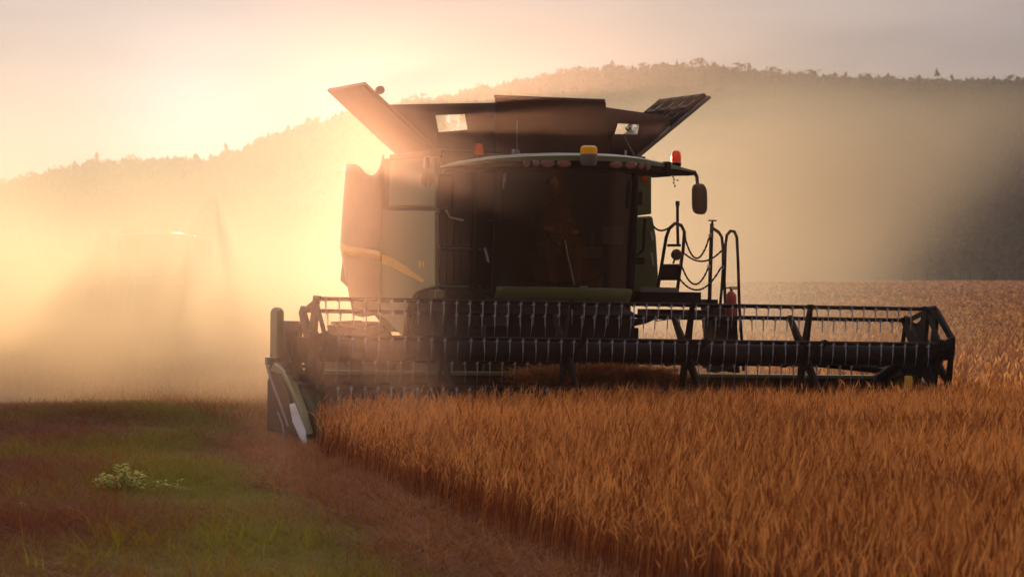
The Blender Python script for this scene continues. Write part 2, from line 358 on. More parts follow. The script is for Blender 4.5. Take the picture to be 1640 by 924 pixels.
def blade_tpl(n=4, spread=.05, wid=.0035):
    parts = []
    for i in range(n):
        a = random.uniform(0, 6.28); d = np.array((math.cos(a), math.sin(a), 0)); o = np.array((random.gauss(0, spread), random.gauss(0, spread), 0)); h = random.uniform(.5, 1); b = random.uniform(.1, .6)
        parts.append(ribbon([o, o + d * b * .3 * h * .5 + np.array((0, 0, h * .55)), o + d * b * h * .6 + np.array((0, 0, h))], [wid, wid * .9, wid * .15], np.array((-d[1], d[0], 0))))
    return join(parts)

# machine frame -----------------------------------------------------
YAW, ROLL = R(20), R(1.1)
ROOT = Vector((1.17, 36.3, 0.0))
MM = Matrix.Translation(ROOT) @ Matrix.Rotation(YAW, 4, 'Z') @ Matrix.Rotation(ROLL, 4, 'Y')
MI = MM.inverted(); CW = Matrix.Translation((0, 0, HC)) @ Matrix.Rotation(R(90) - PITCH, 4, 'X')
def ray(px, py):
    o = MI @ Vector((0, 0, HC)); d = (MI.to_3x3() @ (CW.to_3x3() @ Vector(((px - 820) / FPX, (462 - py) / FPX, -1)))).normalized(); return o, d
def P(px, py, y):
    o, d = ray(px, py); return o + d * ((y - o.y) / d.y)
def S(px, py, x):
    o, d = ray(px, py); return o + d * ((x - o.x) / d.x)
def local_xy(x, y):     # world -> machine plan
    c, s = math.cos(YAW), math.sin(YAW); dx, dy = x - ROOT.x, y - ROOT.y
    return dx * c + dy * s, -dx * s + dy * c

def in_view(x, y, m=0.22): return np.abs(x) < 0.16 * np.maximum(y, 0) + 1.2 + m * 4
def patchy(x, y, f=1.0, seed=0.0):
    return 0.5 + 0.25 * np.sin(x * 1.7 * f + seed + 1.3 * np.sin(y * 0.9 * f)) + 0.25 * np.sin(y * 1.1 * f - 0.7 * x * f + seed * 2)

# wheat ------------------------------------------------------------
def crop_mask(x, y):
    lx, ly = local_xy(x, y)
    front = (ly < -0.45) & (x > edge_x(y) + 0.05 * np.sin(y * 5) + 0.12 * rng.random(len(x)) ** 3 * rng.choice([-1, 1], len(x)))
    right = lx > 4.22
    return (front | right) & (x > np.where(y < 37, edge_x(y), -1e3))
def sample(n, y0, y1, power, mask, xw=0.17, xm=2.0):
    u = rng.random(n); y = (y0 ** power + u * (y1 ** power - y0 ** power)) ** (1 / power)
    x = (rng.random(n) * 2 - 1) * (xw * y + xm); k = mask(x, y); return x[k], y[k]
wt2 = [wheat_tpl(2) for _ in range(28)]; wt1 = [wheat_tpl(1) for _ in range(16)]
def plant_wheat(name, n, y0, y1, power, tpls, wscale, hgt=0.53):
    x, y = sample(n, y0, y1, power, crop_mask, .19, 4.5)
    if True:
        lx, ly = local_xy(x, y)
    h = hgt * (0.86 + 0.20 * patchy(x, y, 0.8) + 0.10 * patchy(x, y, 2.7, 3.0) + rng.normal(0, 0.10, len(x)))
    h = h * np.clip(0.80 + 0.20 * (x - edge_x(y)) / 0.5 + rng.normal(0, .10, len(x)) * (x - edge_x(y) < .7), 0.4, 1.1)
    h = h * np.interp(y, [22, 32], [1.06, .93])
    pos = np.stack([x, y, ground_z(x, y)], 1)
    lean = np.stack([0.03 + .04 * patchy(x, y, .5, 1.0) + rng.normal(0, .024, len(x)), rng.normal(-.01, .024, len(x))], 1)
    rnd = np.clip(0.20 + 0.36 * patchy(x, y, 0.7, 2.0) + rng.normal(0.1, 0.22, len(x)), 0, 1)
    ws = wscale(y) if callable(wscale) else np.full(len(x), wscale)
    return pos, rng.random(len(x)) * 6.28, np.stack([ws, h], 1), lean, rnd
parts_ = [plant_wheat('near', 185000, 9, 37, 1.8, wt2, .85)]
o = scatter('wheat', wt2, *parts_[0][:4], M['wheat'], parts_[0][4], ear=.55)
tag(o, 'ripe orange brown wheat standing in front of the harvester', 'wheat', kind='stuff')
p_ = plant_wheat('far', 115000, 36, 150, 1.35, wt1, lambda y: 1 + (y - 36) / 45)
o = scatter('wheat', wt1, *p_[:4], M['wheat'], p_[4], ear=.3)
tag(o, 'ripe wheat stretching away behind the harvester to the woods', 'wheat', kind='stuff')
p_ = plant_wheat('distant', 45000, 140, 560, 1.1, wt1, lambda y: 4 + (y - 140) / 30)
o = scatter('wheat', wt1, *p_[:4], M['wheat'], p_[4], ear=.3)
tag(o, 'far edge of the ripe wheat field at the foot of the woods', 'wheat', kind='stuff')
# stubble behind the cutting header
bt = [blade_tpl(5, .04, .004) for _ in range(8)]
def stub_mask(x, y):
    lx, ly = local_xy(x, y); return (ly > 0.9) & (lx < 4.2) & (lx > -3.7) & (y > 36)
x, y = sample(40000, 34, 120, 1.3, stub_mask, .17, 1)
o = scatter('stubble', bt, np.stack([x, y, ground_z(x, y)], 1), rng.random(len(x)) * 6.28, np.stack([1 + (y - 34) / 40, .16 + rng.random(len(x)) * .1], 1), rng.normal(0, .02, (len(x), 2)), M['stubble'], rng.random(len(x)))
tag(o, 'short cut straw stubble on the ground behind the header', 'stubble', kind='stuff')
# meadow grass on the left verge
gt = [blade_tpl(6, .05, .0032) for _ in range(14)]
def grass_mask(x, y): return (x < edge_x(y) - 0.12 - 0.6 * rng.random(len(x)) ** 1.5) & ~((y > 37) & (x > -2.9))
x, y = sample(120000, 12, 44, 1.7, grass_mask, .17, 1.6)
dE = edge_x(y) - x
hg = .09 + .10 * patchy(x, y, .9, 1) + .05 * rng.random(len(x)) + .16 * (rng.random(len(x)) < .02); hg *= np.clip(dE / 1.4, .35, 1) * np.interp(y, [30, 37], [1, .55])
rn = np.clip(patchy(x, y, .8, 4.0) * .5 + rng.normal(0, .26, len(x)) + .55 * np.exp(-((dE - 1.7) / .9) ** 2) - .05 - np.clip((.8 - dE) / .8, 0, 1) * .3, 0, 1)
o = scatter('grass', gt, np.stack([x, y, ground_z(x, y) - .01], 1), rng.random(len(x)) * 6.28, np.stack([1 + .5 * rng.random(len(x)), hg], 1), rng.normal(0, .03, (len(x), 2)), M['grass'], rn)
tag(o, 'olive and rusty meadow grass on the verge left of the crop', 'grass', kind='stuff')
# flattened straw along the crop edge
def strip_mask(x, y): return (x < edge_x(y) + .2) & (x > edge_x(y) - .80 + .25 * np.sin(1.3 * y) * np.sin(.47 * y + 1))
x, y = sample(110000, 12, 37, 1.7, strip_mask, .17, 1.6)
o = scatter('dry_grass', gt, np.stack([x, y, ground_z(x, y) - .01], 1), rng.random(len(x)) * 6.28, np.stack([1 + rng.random(len(x)), .05 + .16 * rng.random(len(x)) ** 2], 1), rng.normal(0, .05, (len(x), 2)), M['dry_grass'], np.clip(rng.random(len(x)) * .6 - .05, 0, 1))
tag(o, 'short dry brown grass on the strip between verge and standing wheat', 'dry grass', kind='stuff')

# woods on the hills --------------------------------------------------
def tree_tpl(kind):
    parts = []
    if kind == 0:     # conifer
        for k in range(34):
            t = random.random() ** .8; z = .12 + .86 * t; r = .20 * (1 - t) + .015; a = random.uniform(0, 6.28); d = np.array((math.cos(a), math.sin(a), 0)); s = np.array((-d[1], d[0], 0))
            c = np.array((0, 0, z)); w = .05 + .06 * (1 - t)
            parts.append(([c + np.array((0, 0, .07)), c + d * r - s * w - np.array((0, 0, .05)), c + d * r + s * w - np.array((0, 0, .05))], [(0, 1, 2)]))
    else:             # broadleaf
        for k in range(120):
            u = np.array((random.gauss(0, 1), random.gauss(0, 1), random.gauss(0, 1))); u /= np.linalg.norm(u); c = u * np.array((.24, .24, .3)) * random.uniform(.6, 1) + np.array((0, 0, .62))
            q = [np.array((random.gauss(0, .045), random.gauss(0, .045), random.gauss(0, .04))) for _ in range(3)]
            parts.append(([c + a for a in q], [(0, 1, 2)]))
    parts.append(([(-.015, 0, 0), (.015, 0, 0), (0, 0, .8)], [(0, 1, 2)])); parts.append(([(0, -.015, 0), (0, .015, 0), (0, 0, .8)], [(0, 1, 2)]))
    return join(parts)
tt = [tree_tpl(0) for _ in range(5)] + [tree_tpl(1) for _ in range(12)]
n = 12000; x = rng.uniform(-260, 260, n); y = FOOT + rng.random(n) ** .9 * (RY + 40 - FOOT)
h = rng.uniform(7.2, 8.8, n) * (1 + .18 * (rng.random(n) < .03))
o = scatter('far_forest', tt, np.stack([x, y, hill_z(x, y) - .2], 1), rng.random(n) * 6.28, np.stack([h * 1.15, h], 1), np.zeros((n, 2)), M['trees'], rng.random(n))
tag(o, 'hazy wooded hillside closing the field behind the dust', 'forest', kind='stuff')

# ------------------------------------------------------------------ the combine harvester
root = empty('combine_harvester', MM)
tag(root, 'large green combine harvester with wide black reel cutting the ripe wheat', 'combine harvester')
G = {}
def part(name, mb, mat, parent=None, **kw):
    o = mb.build(name, M[mat], parent or root, **kw); G.setdefault(name, []).append(o); return o

# ---- reel
BATR = 0.565
bat0 = P(985, 545, -0.55); AXZ = bat0.z - BATR * math.sin(R(14))
XL, XR = P(502, 540, 0).x, P(1471, 550, 0).x
part('reel_tube', MB().lathe([(.0, XL + .02), (.125, XL + .02), (.125, XR - .02), (.0, XR - .02)], (0, 0, AXZ), 24, 'x'), 'black')
def bat_pos(deg): return -BATR * math.cos(R(deg)), AXZ + BATR * math.sin(R(deg))
bats = [14 + 60 * k for k in range(6)]
tine_mb = MB()
tine_mb.box((0, 0, -.012), (.026, .045, .04))
tine_mb.tube([(0, -.012, -.02), (0, -.016, -.10), (0, -.012, -.150)], .0072, 6, .0058)
tine_mb.tube([(0, -.012, -.146), (0, -.004, -.20), (0, .012, -.25)], .0026, 5, .0018)
tine0 = None; rest = MB()
NT = int((XR - XL) / .152)
for k, dg in enumerate(bats):
    by, bz = bat_pos(dg)
    b = MB(); b.tube([(XL - .02, by, bz), ((XL + XR) / 2, by, bz), (XR + .02, by, bz)], .024, 10)
    for i in range(6): b.box((XL + (XR - XL) * i / 5, by, bz), (.05, .062, .062))
    bo = part('reel_bat', b, 'black', smooth=40)
    ph = random.random() * .1
    for i in range(NT):
        x = XL + .07 + ph + i * .1515
        if x > XR - .03: continue
        ang = random.gauss(0, .03) + (random.gauss(0, .16) if random.random() < .06 else 0)
        if k in (0, 1):
            if tine0 is None:
                t = part('tine', tine_mb, 'tine', bo); tine0 = t
            else:
                t = tine0.copy(); COL.objects.link(t); t.parent = bo
            t.location = (x, by, bz); t.rotation_euler = (random.gauss(0, .04), ang, 0)
        else:
            mt = Matrix.Translation((x, by, bz)) @ Matrix.Rotation(ang, 4, 'Y')
            rest.add([mt @ Vector(p) for p in tine_mb.v], tine_mb.f)
o = part('reel_tines', rest, 'tine'); tag(o, kind='stuff')
def star(x, th, w0, w1, hub=.17, ring=False):
    m = MB()
    for dg in bats:
        by, bz = bat_pos(dg); d = Vector((0, by, bz - AXZ)).normalized(); s = Vector((0, -d.z, d.y))
        c = Vector((x, 0, AXZ)); a = c + d * .08; e = Vector((x, by, bz)) + d * .02
        m.prism([V + Vector((-th/2, 0, 0)) for V in (a - s * w0, e - s * w1, e + s * w1, a + s * w0)], (th, 0, 0))
    m.lathe([(0, x - th), (hub, x - th), (hub, x + th), (0, x + th)], (0, 0, AXZ), 18, 'x')
    if ring:
        for q in range(6):
            a = Vector((x, *bat_pos(bats[q]))); b = Vector((x, *bat_pos(bats[(q + 1) % 6]))); ctr = Vector((x, 0, AXZ))
            ia, ib = a + (ctr - a) * .10, b + (ctr - b) * .10; off = Vector((-th / 3, 0, 0))
            m.prism([a + off, b + off, ib + off, ia + off], (th * .66, 0, 0))
    return m
for i in range(1, 5): part('reel_spider', star(XL + (XR - XL) * i / 5, .035, .075, .035), 'black', smooth=30)
for x in (XL - .02, XR + .02): part('reel_end_wheel', star(x, .05, .10, .055, .2, True), 'black', smooth=30)
# outer end shield of the reel on the far side, with oval openings
m = MB(); xe = XR + .17
for q in range(6):
    a = Vector((xe, *bat_pos(bats[q] + 8))); b = Vector((xe, *bat_pos(bats[(q + 1) % 6] + 8))); c = Vector((xe, 0, AXZ))
    f = lambda u, v: c + (a - c) * u + (b - c) * v
    for poly in ([f(1, 0), f(0, 1), f(.08, .76), f(.76, .08)], [f(1, 0), f(.76, .08), f(.2, .12), f(.12, 0)], [f(0, 1), f(0, .12), f(.12, .2), f(.08, .76)]): m.prism(poly, (.04, 0, 0))
m.lathe([(0, xe - .06), (.16, xe - .06), (.16, xe + .08), (.06, xe + .1), (.06, xe + .2), (0, xe + .2)], (0, 0, AXZ), 16, 'x')
part('reel_end_shield', m, 'black', smooth=30)
for dg in bats:
    by, bz = bat_pos(dg); y2, z2 = bat_pos(dg + 8); part('reel_crank', MB().tube([(XR + .02, by, bz), (XR + .17, y2, z2)], .03, 8), 'black')
m = MB(); m.box((XR + .30, -.02, AXZ + .02), (.22, .16, .14)); m.box((XR + .37, -.05, AXZ + .06), (.08, .2, .12))
part('reel_drive', m, 'black', bevel=.015)

# ---- header
XW0, XW1 = XL - .10, XR + .10
ZB = P(985, 597, .92).z
m = MB(); m.lohi((XW0, .94, .12), (XW1, 1.0, ZB - .02)); m.lohi((XW0, -.62, .06), (XW1, .96, .10))
for i in range(9): m.lohi((XW0 + (XW1 - XW0) * (i + .5) / 9 - .03, 1.0, .15), (XW0 + (XW1 - XW0) * (i + .5) / 9 + .03, 1.08, ZB - .06))
part('header_pan', m, 'black')
m = MB(); m.lohi((XW0, .90, ZB - .045), (XW1, 1.06, ZB)); part('header_beam', m, 'green', bevel=.012)
m = MB(); m.lohi((XW0, -.72, .07), (XW1, -.60, .10))
for i in range(int((XW1 - XW0) / .0762 / 1)):
    x = XW0 + .04 + i * .0762; m.prism([(x - .012, -.70, .08), (x + .012, -.70, .08), (x, -.82, .075)], (0, 0, .02))
part('cutter_bar', m, 'black')
m = MB(); m.lathe([(0, XW0 + .05), (.16, XW0 + .05), (.16, XW1 - .05), (0, XW1 - .05)], (0, .52, .40), 20, 'x')
turns = 14; hand = []
for side in (-1, 1):
    xa, xb = (XW0 + .1, -.7) if side < 0 else (XW1 - .1, .7); nn = 150; r0 = []; r1 = []
    for i in range(nn + 1):
        a = 2 * math.pi * 6.5 * i / nn; x = xa + (xb - xa) * i / nn
        r0.append((x, .52 + .155 * math.cos(a), .40 + .155 * math.sin(a))); r1.append((x, .52 + .21 * math.cos(a), .40 + .21 * math.sin(a)))
    for i in range(nn): m.add([r0[i], r1[i], r1[i+1], r0[i+1]], [(0, 1, 2, 3)])
part('auger', m, 'black', smooth=30)
# reel arms from the header beam to the reel ends
for x, sgn in ((XL - .14, -1), (XR + .10, 1)):
    m = MB(); m.prism([(x, .98, ZB + .02), (x, .98, ZB - .10), (x, .05, AXZ - .09), (x, -.1, AXZ - .02), (x, -.02, AXZ + .08), (x, .12, AXZ + .06)], (.07, 0, 0))
    part('reel_arm', m, 'black', bevel=.01)
m = MB(); m.tube([P(1235, 573, .75), P(1345, 587, .6), P(1428, 594, .45)], .03, 8); m.tube([P(1405, 610, .35), P(1452, 574, .2)], .07, 8)
m.tube([P(1300, 581, .7), P(1405, 592, .5)], .045, 10)
part('reel_lift_cylinder', m, 'black')
m = MB(); m.tube([P(500, 578, .75), P(570, 573, .8), P(690, 569, .9)], .03, 8); part('reel_lift_cylinder', m, 'grey')
# right end panel and reflector
def end_panel(x, th):
    m = MB(); m.prism([(x, 1.0, .1), (x, 1.0, ZB + .02), (x, .5, ZB + .05), (x, -.3, .55), (x, -1.0, .30), (x, -1.25, .10)], (th, 0, 0)); return m
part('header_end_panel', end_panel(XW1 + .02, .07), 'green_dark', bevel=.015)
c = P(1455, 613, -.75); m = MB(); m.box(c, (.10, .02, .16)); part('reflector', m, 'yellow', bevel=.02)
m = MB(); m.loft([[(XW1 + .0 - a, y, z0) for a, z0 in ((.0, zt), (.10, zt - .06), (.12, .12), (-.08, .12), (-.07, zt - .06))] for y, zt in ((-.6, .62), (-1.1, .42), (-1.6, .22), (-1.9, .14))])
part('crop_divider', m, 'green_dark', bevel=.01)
# left (near) end: rounded drive shield, end panel, divider with silver blade, deflector rod
def rounded_slab(pts, off, name, mat, bevel): 
    return part(name, MB().prism(pts, off), mat, bevel=bevel, seg=4)
g = lambda px, py, y: P(px, py, y)
ysl = .50
a = g(444, 492, ysl); b = g(456, 492, ysl); d = g(440, 574, ysl)
pts = []
for k in range(9): pts.append((a.x, ysl + .30 * (1 - math.cos(math.pi * k / 8)) / 2, a.z - .07 + .07 * math.sin(math.pi * k / 8)))
pts += [(a.x, ysl + .28, d.z + .05), (a.x, ysl + .15, d.z - .05), (a.x, ysl, d.z)]
part('drive_shield', MB().prism(pts, (b.x - a.x, 0, 0)), 'green', bevel=.025, seg=3)
m = MB(); m.lohi((b.x - .01, .35, AXZ - .02), (XL - .06, .95, g(470, 514, .4).z)); m.lohi((b.x - .02, .3, .35), (b.x + .08, 1.0, AXZ + .1))
m.tube([g(462, 470 + 60, .1), g(462, 600, -.1)], .025); m.tube([g(475, 530, -.1), g(474, 612, -.2)], .03); m.tube([g(455, 590, 0), g(500, 585, .1)], .022)
m.box(g(482, 560, -.15), (.10, .2, .28)); m.box(g(468, 585, 0), (.14, .3, .08)); m.tube([g(460, 552, -.1), g(480, 600, -.2)], .02)
part('drive_housing', m, 'black', bevel=.008)
xl = g(431, 640, .52).x
m = MB(); m.prism([(xl, .50, .08), (xl, .50, .74), (xl, .40, .82), (xl, .0, .76), (xl, -.35, .55), (xl, -.7, .32), (xl, -.95, .08)], (.10, 0, 0))
part('header_end_panel', m, 'green', bevel=.02)
m = MB(); m.lohi((xl + .11, -.25, .12), (XL + .1, .9, .60)); part('drive_housing', m, 'black', bevel=.02)
yd = -1.15
m = MB()
rings = []
for y, zt, xa, xb in ((-.26, .56, xl + .11, XL + .02), (-.5, .50, xl + .11, XL - .08), (-.8, .36, xl + .11, XL - .14), (-1.05, .20, xl + .12, XL - .2), (-1.25, .06, xl + .14, XL - .26)):
    rings.append([(xa, y, .03), (xa, y, zt - .05), (xa + .04, y, zt), (xb - .06, y, zt - .03), (xb, y, zt - .10), (xb, y, .03)])
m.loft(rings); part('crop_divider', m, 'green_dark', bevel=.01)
bl = [g(463, 647, -.72), g(470, 645, -.72), g(476, 662, -.92), g(487, 690, -1.16), g(489, 712, -1.3), g(484, 710, -1.3), g(476, 693, -1.2), g(468, 675, -1.0)]
part('divider_blade', MB().prism(bl, (.015, -.02, .0)), 'silver', bevel=.004)
m = MB(); m.tube([g(427, 583, -.2), g(432, 602, -.4), g(450, 650, -.8), g(461, 682, -1.05)], .014, 8)
m.tube([g(445, 660, -.75), g(452, 678, -.95), g(456, 702, -1.1), g(452, 706, -1.1)], .011, 8)
part('deflector_rod', m, 'grey')
m = MB(); m.box(g(432, 578, -.1), (.08, .1, .08)); m.tube([g(432, 592, -.1), g(432, 572, -.1)], .012)
part('rod_bracket', m, 'grey', bevel=.008)
pt = [(xl - .03, y, z) for y, z in ((.48, .06), (.50, .60), (.40, .72), (.05, .70), (-.35, .48), (-.7, .22), (-.8, .06))]
part('belt_guard', MB().prism(pt, (.027, 0, 0)), 'black', bevel=.01)

# ---- feeder house, axle, wheels
fx0, fx1 = P(806, 540, 1.2).x, P(1008, 540, 1.2).x
m = MB(); m.loft([[(x, y, z) for x, z in ((fx0, zl), (fx1, zl), (fx1, zh), (fx0, zh))] for y, zl, zh in ((1.03, .30, 1.42), (1.9, .55, 1.62), (2.9, .95, 1.75))])
for y in (1.1,): m.lohi((fx0 - .25, y, .35), (fx1 + .08, y + .12, 1.25))
pass
part('feeder_house', m, 'black', bevel=.015)
def tyre(rad, wid, lugs=22):
    h = wid / 2; m = MB()
    m.lathe([(rad * .56, -h * .92), (rad * .72, -h), (rad * .90, -h * .98), (rad * .965, -h * .80), (rad * .975, 0), (rad * .965, h * .80), (rad * .90, h * .98), (rad * .72, h), (rad * .56, h * .92)], (0, 0, 0), 40, 'x')
    for i in range(lugs):
        for s in (-1, 1):
            a0 = 2 * math.pi * (i + (.5 if s > 0 else 0)) / lugs; pts = []
            for (xx, da, rr) in ((s * h * .02, .16, .96), (s * h * .98, -.06, .93), (s * h * .98, -.0, .93), (s * h * .02, .23, .96)):
                pts.append(((xx), rad * rr, a0 + da))
            lo = [(p[0], p[1] * math.cos(p[2]), p[1] * math.sin(p[2])) for p in pts]; hi = [(p[0], (p[1] + rad * .045) * math.cos(p[2]), (p[1] + rad * .045) * math.sin(p[2])) for p in pts]
            m.loft([lo, hi])
    return m
def rim(rad, wid, side):
    m = MB(); h = wid / 2
    m.lathe([(0, side * h * .35), (rad * .2, side * h * .35), (rad * .24, side * h * .5), (rad * .5, side * h * .3), (rad * .57, side * h * .7), (rad * .54, -side * h * .95)], (0, 0, 0), 32, 'x')
    return m
def wheel(x, y, rad, wid, side):
    t = tyre(rad, wid); mt = Matrix.Translation((x, y, rad)); t.v = [V3(mt @ Vector(p)) for p in t.v]
    o = part('wheel', t, 'rubber', smooth=30); r_ = rim(rad, wid, side); r_.v = [V3(mt @ Vector(p)) for p in r_.v]; part('rim', r_, 'tank', o); return o
tx = -1.30; tr = 0.90; TY = 2.80
wheel(tx + .34, TY, tr, .68, -1); txr = P(1003, 510, 1.9).x; wheel(txr - .30, TY, tr, .60, 1)
rx = P(547, 540, 5.6).x; rw = (P(638, 540, 5.6).x - rx) * .92
wheel(rx + rw / 2, 6.0, .62, rw, -1); wheel(-rx - rw / 2 + .1, 6.0, .62, rw, 1)
m = MB(); m.box((txr / 2 + tx / 2, TY, tr), (txr - tx - .8, .4, .4)); m.box((0, 6.0, .62), (2.2, .22, .22)); m.lohi((-.45, 2.6, .75), (.45, 6.2, 1.15)); part('axle', m, 'black', bevel=.02)

# ---- body
SX = -1.35
def zat(px, py, y): return P(px, py, y).z
zt = zat(860, 250, 3.2)
m = MB(); m.prism([(-1.26, 2.62, 1.30), (-1.26, 2.62, zt - .02), (-1.26, 4.9, zt - .02), (-1.26, 6.5, 2.4), (-1.26, 6.7, 1.75), (-1.26, 5.6, 1.45), (-1.26, 4.6, 1.12), (-1.26, 3.4, 1.12)], (2.5, 0, 0))
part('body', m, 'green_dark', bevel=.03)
m = MB(); m.lohi((-1.28, 2.50, 1.62), (1.22, 2.618, zt)); part('front_bulkhead', m, 'black', bevel=.02)
q = lambda px, py: S(px, py, SX)
def side_panel(pp, name, mat, th=.07, bevel=.025): return part(name, MB().prism([q(*p) for p in pp], (th, 0, 0)), mat, bevel=bevel, seg=3)
side_panel([(697, 250), (697, 331), (622, 332), (624, 253), (634, 247), (690, 247)], 'upper_side_panel', 'green')
side_panel([(697, 338), (697, 461), (690, 462), (678, 464), (666, 470), (656, 484), (649, 504), (646, 540), (640, 536), (620, 514), (607, 506), (607, 340), (611, 337)], 'side_panel', 'green')
# tapering yellow stripe on the side panels, 3 mm proud
def stripe(pts, name='yellow_stripe'): return part(name, MB().prism([S(*p, SX - .003) for p in pts], (.006, 0, 0)), 'yellow')
stripe([(609, 406), (625, 412), (650, 427), (680, 449), (676, 452), (650, 440), (625, 427), (609, 421)])
for px in (671, 676): stripe([(px, 418), (px + 2.6, 418), (px + 2.6, 428), (px, 428)], 'panel_mark')
m = MB(); a = q(685, 262); m.box((a.x - .02, a.y, a.z), (.05, .10, .14)); part('side_marker_lamp', m, 'silver', bevel=.015)
m = MB(); a = q(687, 288); m.lathe([(0, -.06), (.07, -.05), (.09, 0), (.07, .03), (0, .03)], (a.x - .03, a.y, a.z), 12, 'x'); part('vent_cap', m, 'tank')
# bulging rear shield, open at its top
def shield_row(t):
    # t: 0 bottom .. 1 top
    bul = .06 + .25 * min(1, max(0, (t - .0) / .45)) ** .8 if t < .45 else .31 - .06 * (t - .45) / .55
    base = [(0, 4.60), (-.06, 4.66), (-.20, 4.80), (-.33, 4.98), (-.40, 5.15), (-.40, 5.34), (-.33, 5.52), (-.2, 5.66), (0, 5.78)]
    for _ in range(2):
        q_ = [base[0]]
        for (b0, y0), (b1, y1) in zip(base[:-1], base[1:]): q_ += [(b0 * .75 + b1 * .25, y0 * .75 + y1 * .25), (b0 * .25 + b1 * .75, y0 * .25 + y1 * .75)]
        base = q_ + [base[-1]]
    return [(SX + b * bul / .40, y) for b, y in base]
m = MB(); rows = []
zlo = zat(590, 505, 5.2); zhi = zat(590, 268, 5.2)
NR = 18
for i in range(NR + 1):
    t = i / NR; row = []
    for j, (x, y) in enumerate(shield_row(t)):
        u = j / (len(shield_row(t)) - 1); ztop = zhi + float(np.interp(u, [0, .06, .12, .19, .25, .31, .37, .42, .6, 1], [.14, .09, -.02, -.11, -.125, -.09, -.02, .02, .04, .05]))
        zb_ = zlo - .02 + .10 * abs(u - .5)
        row.append((x, y, zb_ + (ztop - zb_) * t))
    rows.append(row)
m.loft(rows, caps=False, closed=False)
part('rear_shield', m, 'green', solid=.03, smooth=50)
# its band of stripe
def shield_pt(u, z, off=.02):
    t = (z - zlo) / (zhi - zlo); row = shield_row(t); nq = len(row) - 1; j = min(nq - 1, int(u * nq)); f = u * nq - j
    a, b = Vector(row[j]), Vector(row[j + 1]); n = Vector((-(b - a).y, (b - a).x)).normalized()
    if n.x > 0: n = -n
    p = a + (b - a) * f + n * off; return (p.x, p.y, z)
m = MB(); st = []
for i in range(13):
    u = .02 + .56 * i / 12; e = shield_pt(u, zlo + (zhi - zlo) * .5)
    z1 = zat(607 - 55 * i / 12, 404 - 13 * i / 12, e[1]); z0 = zat(607 - 55 * i / 12, 419 - 13 * i / 12, e[1]); st.append((shield_pt(u, z0), shield_pt(u, z1)))
m.loft([[a, b] for a, b in st], caps=False, closed=False); part('yellow_stripe', m, 'yellow', solid=.006)
# right side box and panel
m = MB(); m.prism([P(1019, 281, 2.7), P(1044, 281, 2.7), P(1044, 343, 2.7), P(1019, 346, 2.7)], (0, .7, 0)); part('right_upper_panel', m, 'green', bevel=.02)
m = MB(); m.prism([P(1008, 348, 2.6), P(1046, 346, 2.6), P(1052, 380, 2.6), P(1057, 470, 2.6), P(1008, 470, 2.6)], (0, 1.4, 0)); part('right_side_panel', m, 'green', bevel=.03)
m = MB(); a = P(1032, 286, 2.66); m.box(a, (.07, .03, .07)); part('marker_lamp', m, 'orange', bevel=.01)
m = MB(); m.tube([P(1033, 350, 2.5), P(1030, 400, 2.5), P(1022, 408, 2.5), P(1010, 412, 2.4)], .018); m.box(P(1020, 418, 2.4), (.16, .1, .09)); m.box(P(1024, 318, 2.55), (.06, .06, .16)); part('hose', m, 'black', bevel=.006)
for l_ in (((1042, 372), (1045, 385)), ((1043, 405), (1046, 425))): part('latch', MB().tube([P(*p, 2.55) for p in l_], .014), 'metal')
# recessed front to the left of the cab: screens and bright rails
m = MB()
for py in (397, 457): m.tube([P(702, py, 2.42), P(718, py + 1.5, 2.42), P(770, py + 2, 2.42)], .016, 8)
m.tube([P(701, 345, 2.42), P(701, 470, 2.42)], .014, 8); part('grab_rail', m, 'grey')
m = MB()
for (x0, y0, x1, y1) in ((704, 343, 770, 394), (704, 401, 770, 454)):
    a, b = P(x0, y0, 2.46), P(x1, y1, 2.46); m.lohi((a.x, 2.44, b.z), (b.x, 2.48, a.z))
    for i in range(1, 6): x = a.x + (b.x - a.x) * i / 6; m.lohi((x - .008, 2.42, b.z + .02), (x + .008, 2.436, a.z - .02))
part('screen_panel', m, 'interior')
m = MB(); m.tube([P(714, 335, 2.4), P(720, 348, 2.4), P(742, 353, 2.4)], .013); part('grab_rail', m, 'metal')
a, b = P(697, 279, 2.40), P(722, 336, 2.40); m = MB(); m.lohi((a.x, 2.28, b.z), (b.x, 2.40, a.z)); part('mirror', m, 'tank', bevel=.05, seg=4)
m = MB(); m.tube([P(712, 276, 2.34), P(720, 268, 2.1), P(735, 266, 1.9)], .018); part('mirror_arm', m, 'black')
m = MB(); a, b = P(697, 464, 2.3), P(800, 481, 2.3); m.lohi((a.x, 1.9, b.z), (b.x, 2.6, a.z)); part('step_ledge', m, 'black', bevel=.015)
a, b = P(697, 466, 1.88), P(711, 477, 1.88); m = MB(); m.lohi((a.x, 1.86, b.z), (b.x, 1.9, a.z)); part('marker_lamp', m, 'green', bevel=.008)

# ---- grain tank with opened covers
def quad_plate(c4, th, nrm=None):
    a, b, c, d = [Vector(p) for p in c4]; n = (b - a).cross(d - a).normalized() * th
    return MB().prism([a, b, c, d], n)
LF, LFt = P(702, 240, 2.6), P(585, 131, 2.62)
LR = Vector((LF.x, 4.12, LF.z + .01)); LRt = Vector((LFt.x, 4.12, LFt.z + .005))
part('tank_cover', quad_plate([LF, LFt, LRt, LR], .045), 'tank', bevel=.012)
m = MB(); m.lohi((LF.x - .10, 2.55, LF.z - .08), (LF.x + .03, 4.2, LF.z - .005)); part('tank_rim', m, 'tank', bevel=.015)
m = MB(); e = LFt * .86 + LF * .14; m.lathe([(0, -.05), (.05, -.04), (.05, .03), (0, .04)], (e.x + .08, 2.7, e.z + .02), 10, 'y'); part('cover_latch', m, 'tank')
RF, RFt = P(1020, 250, 2.6), P(1137, 153, 2.62)
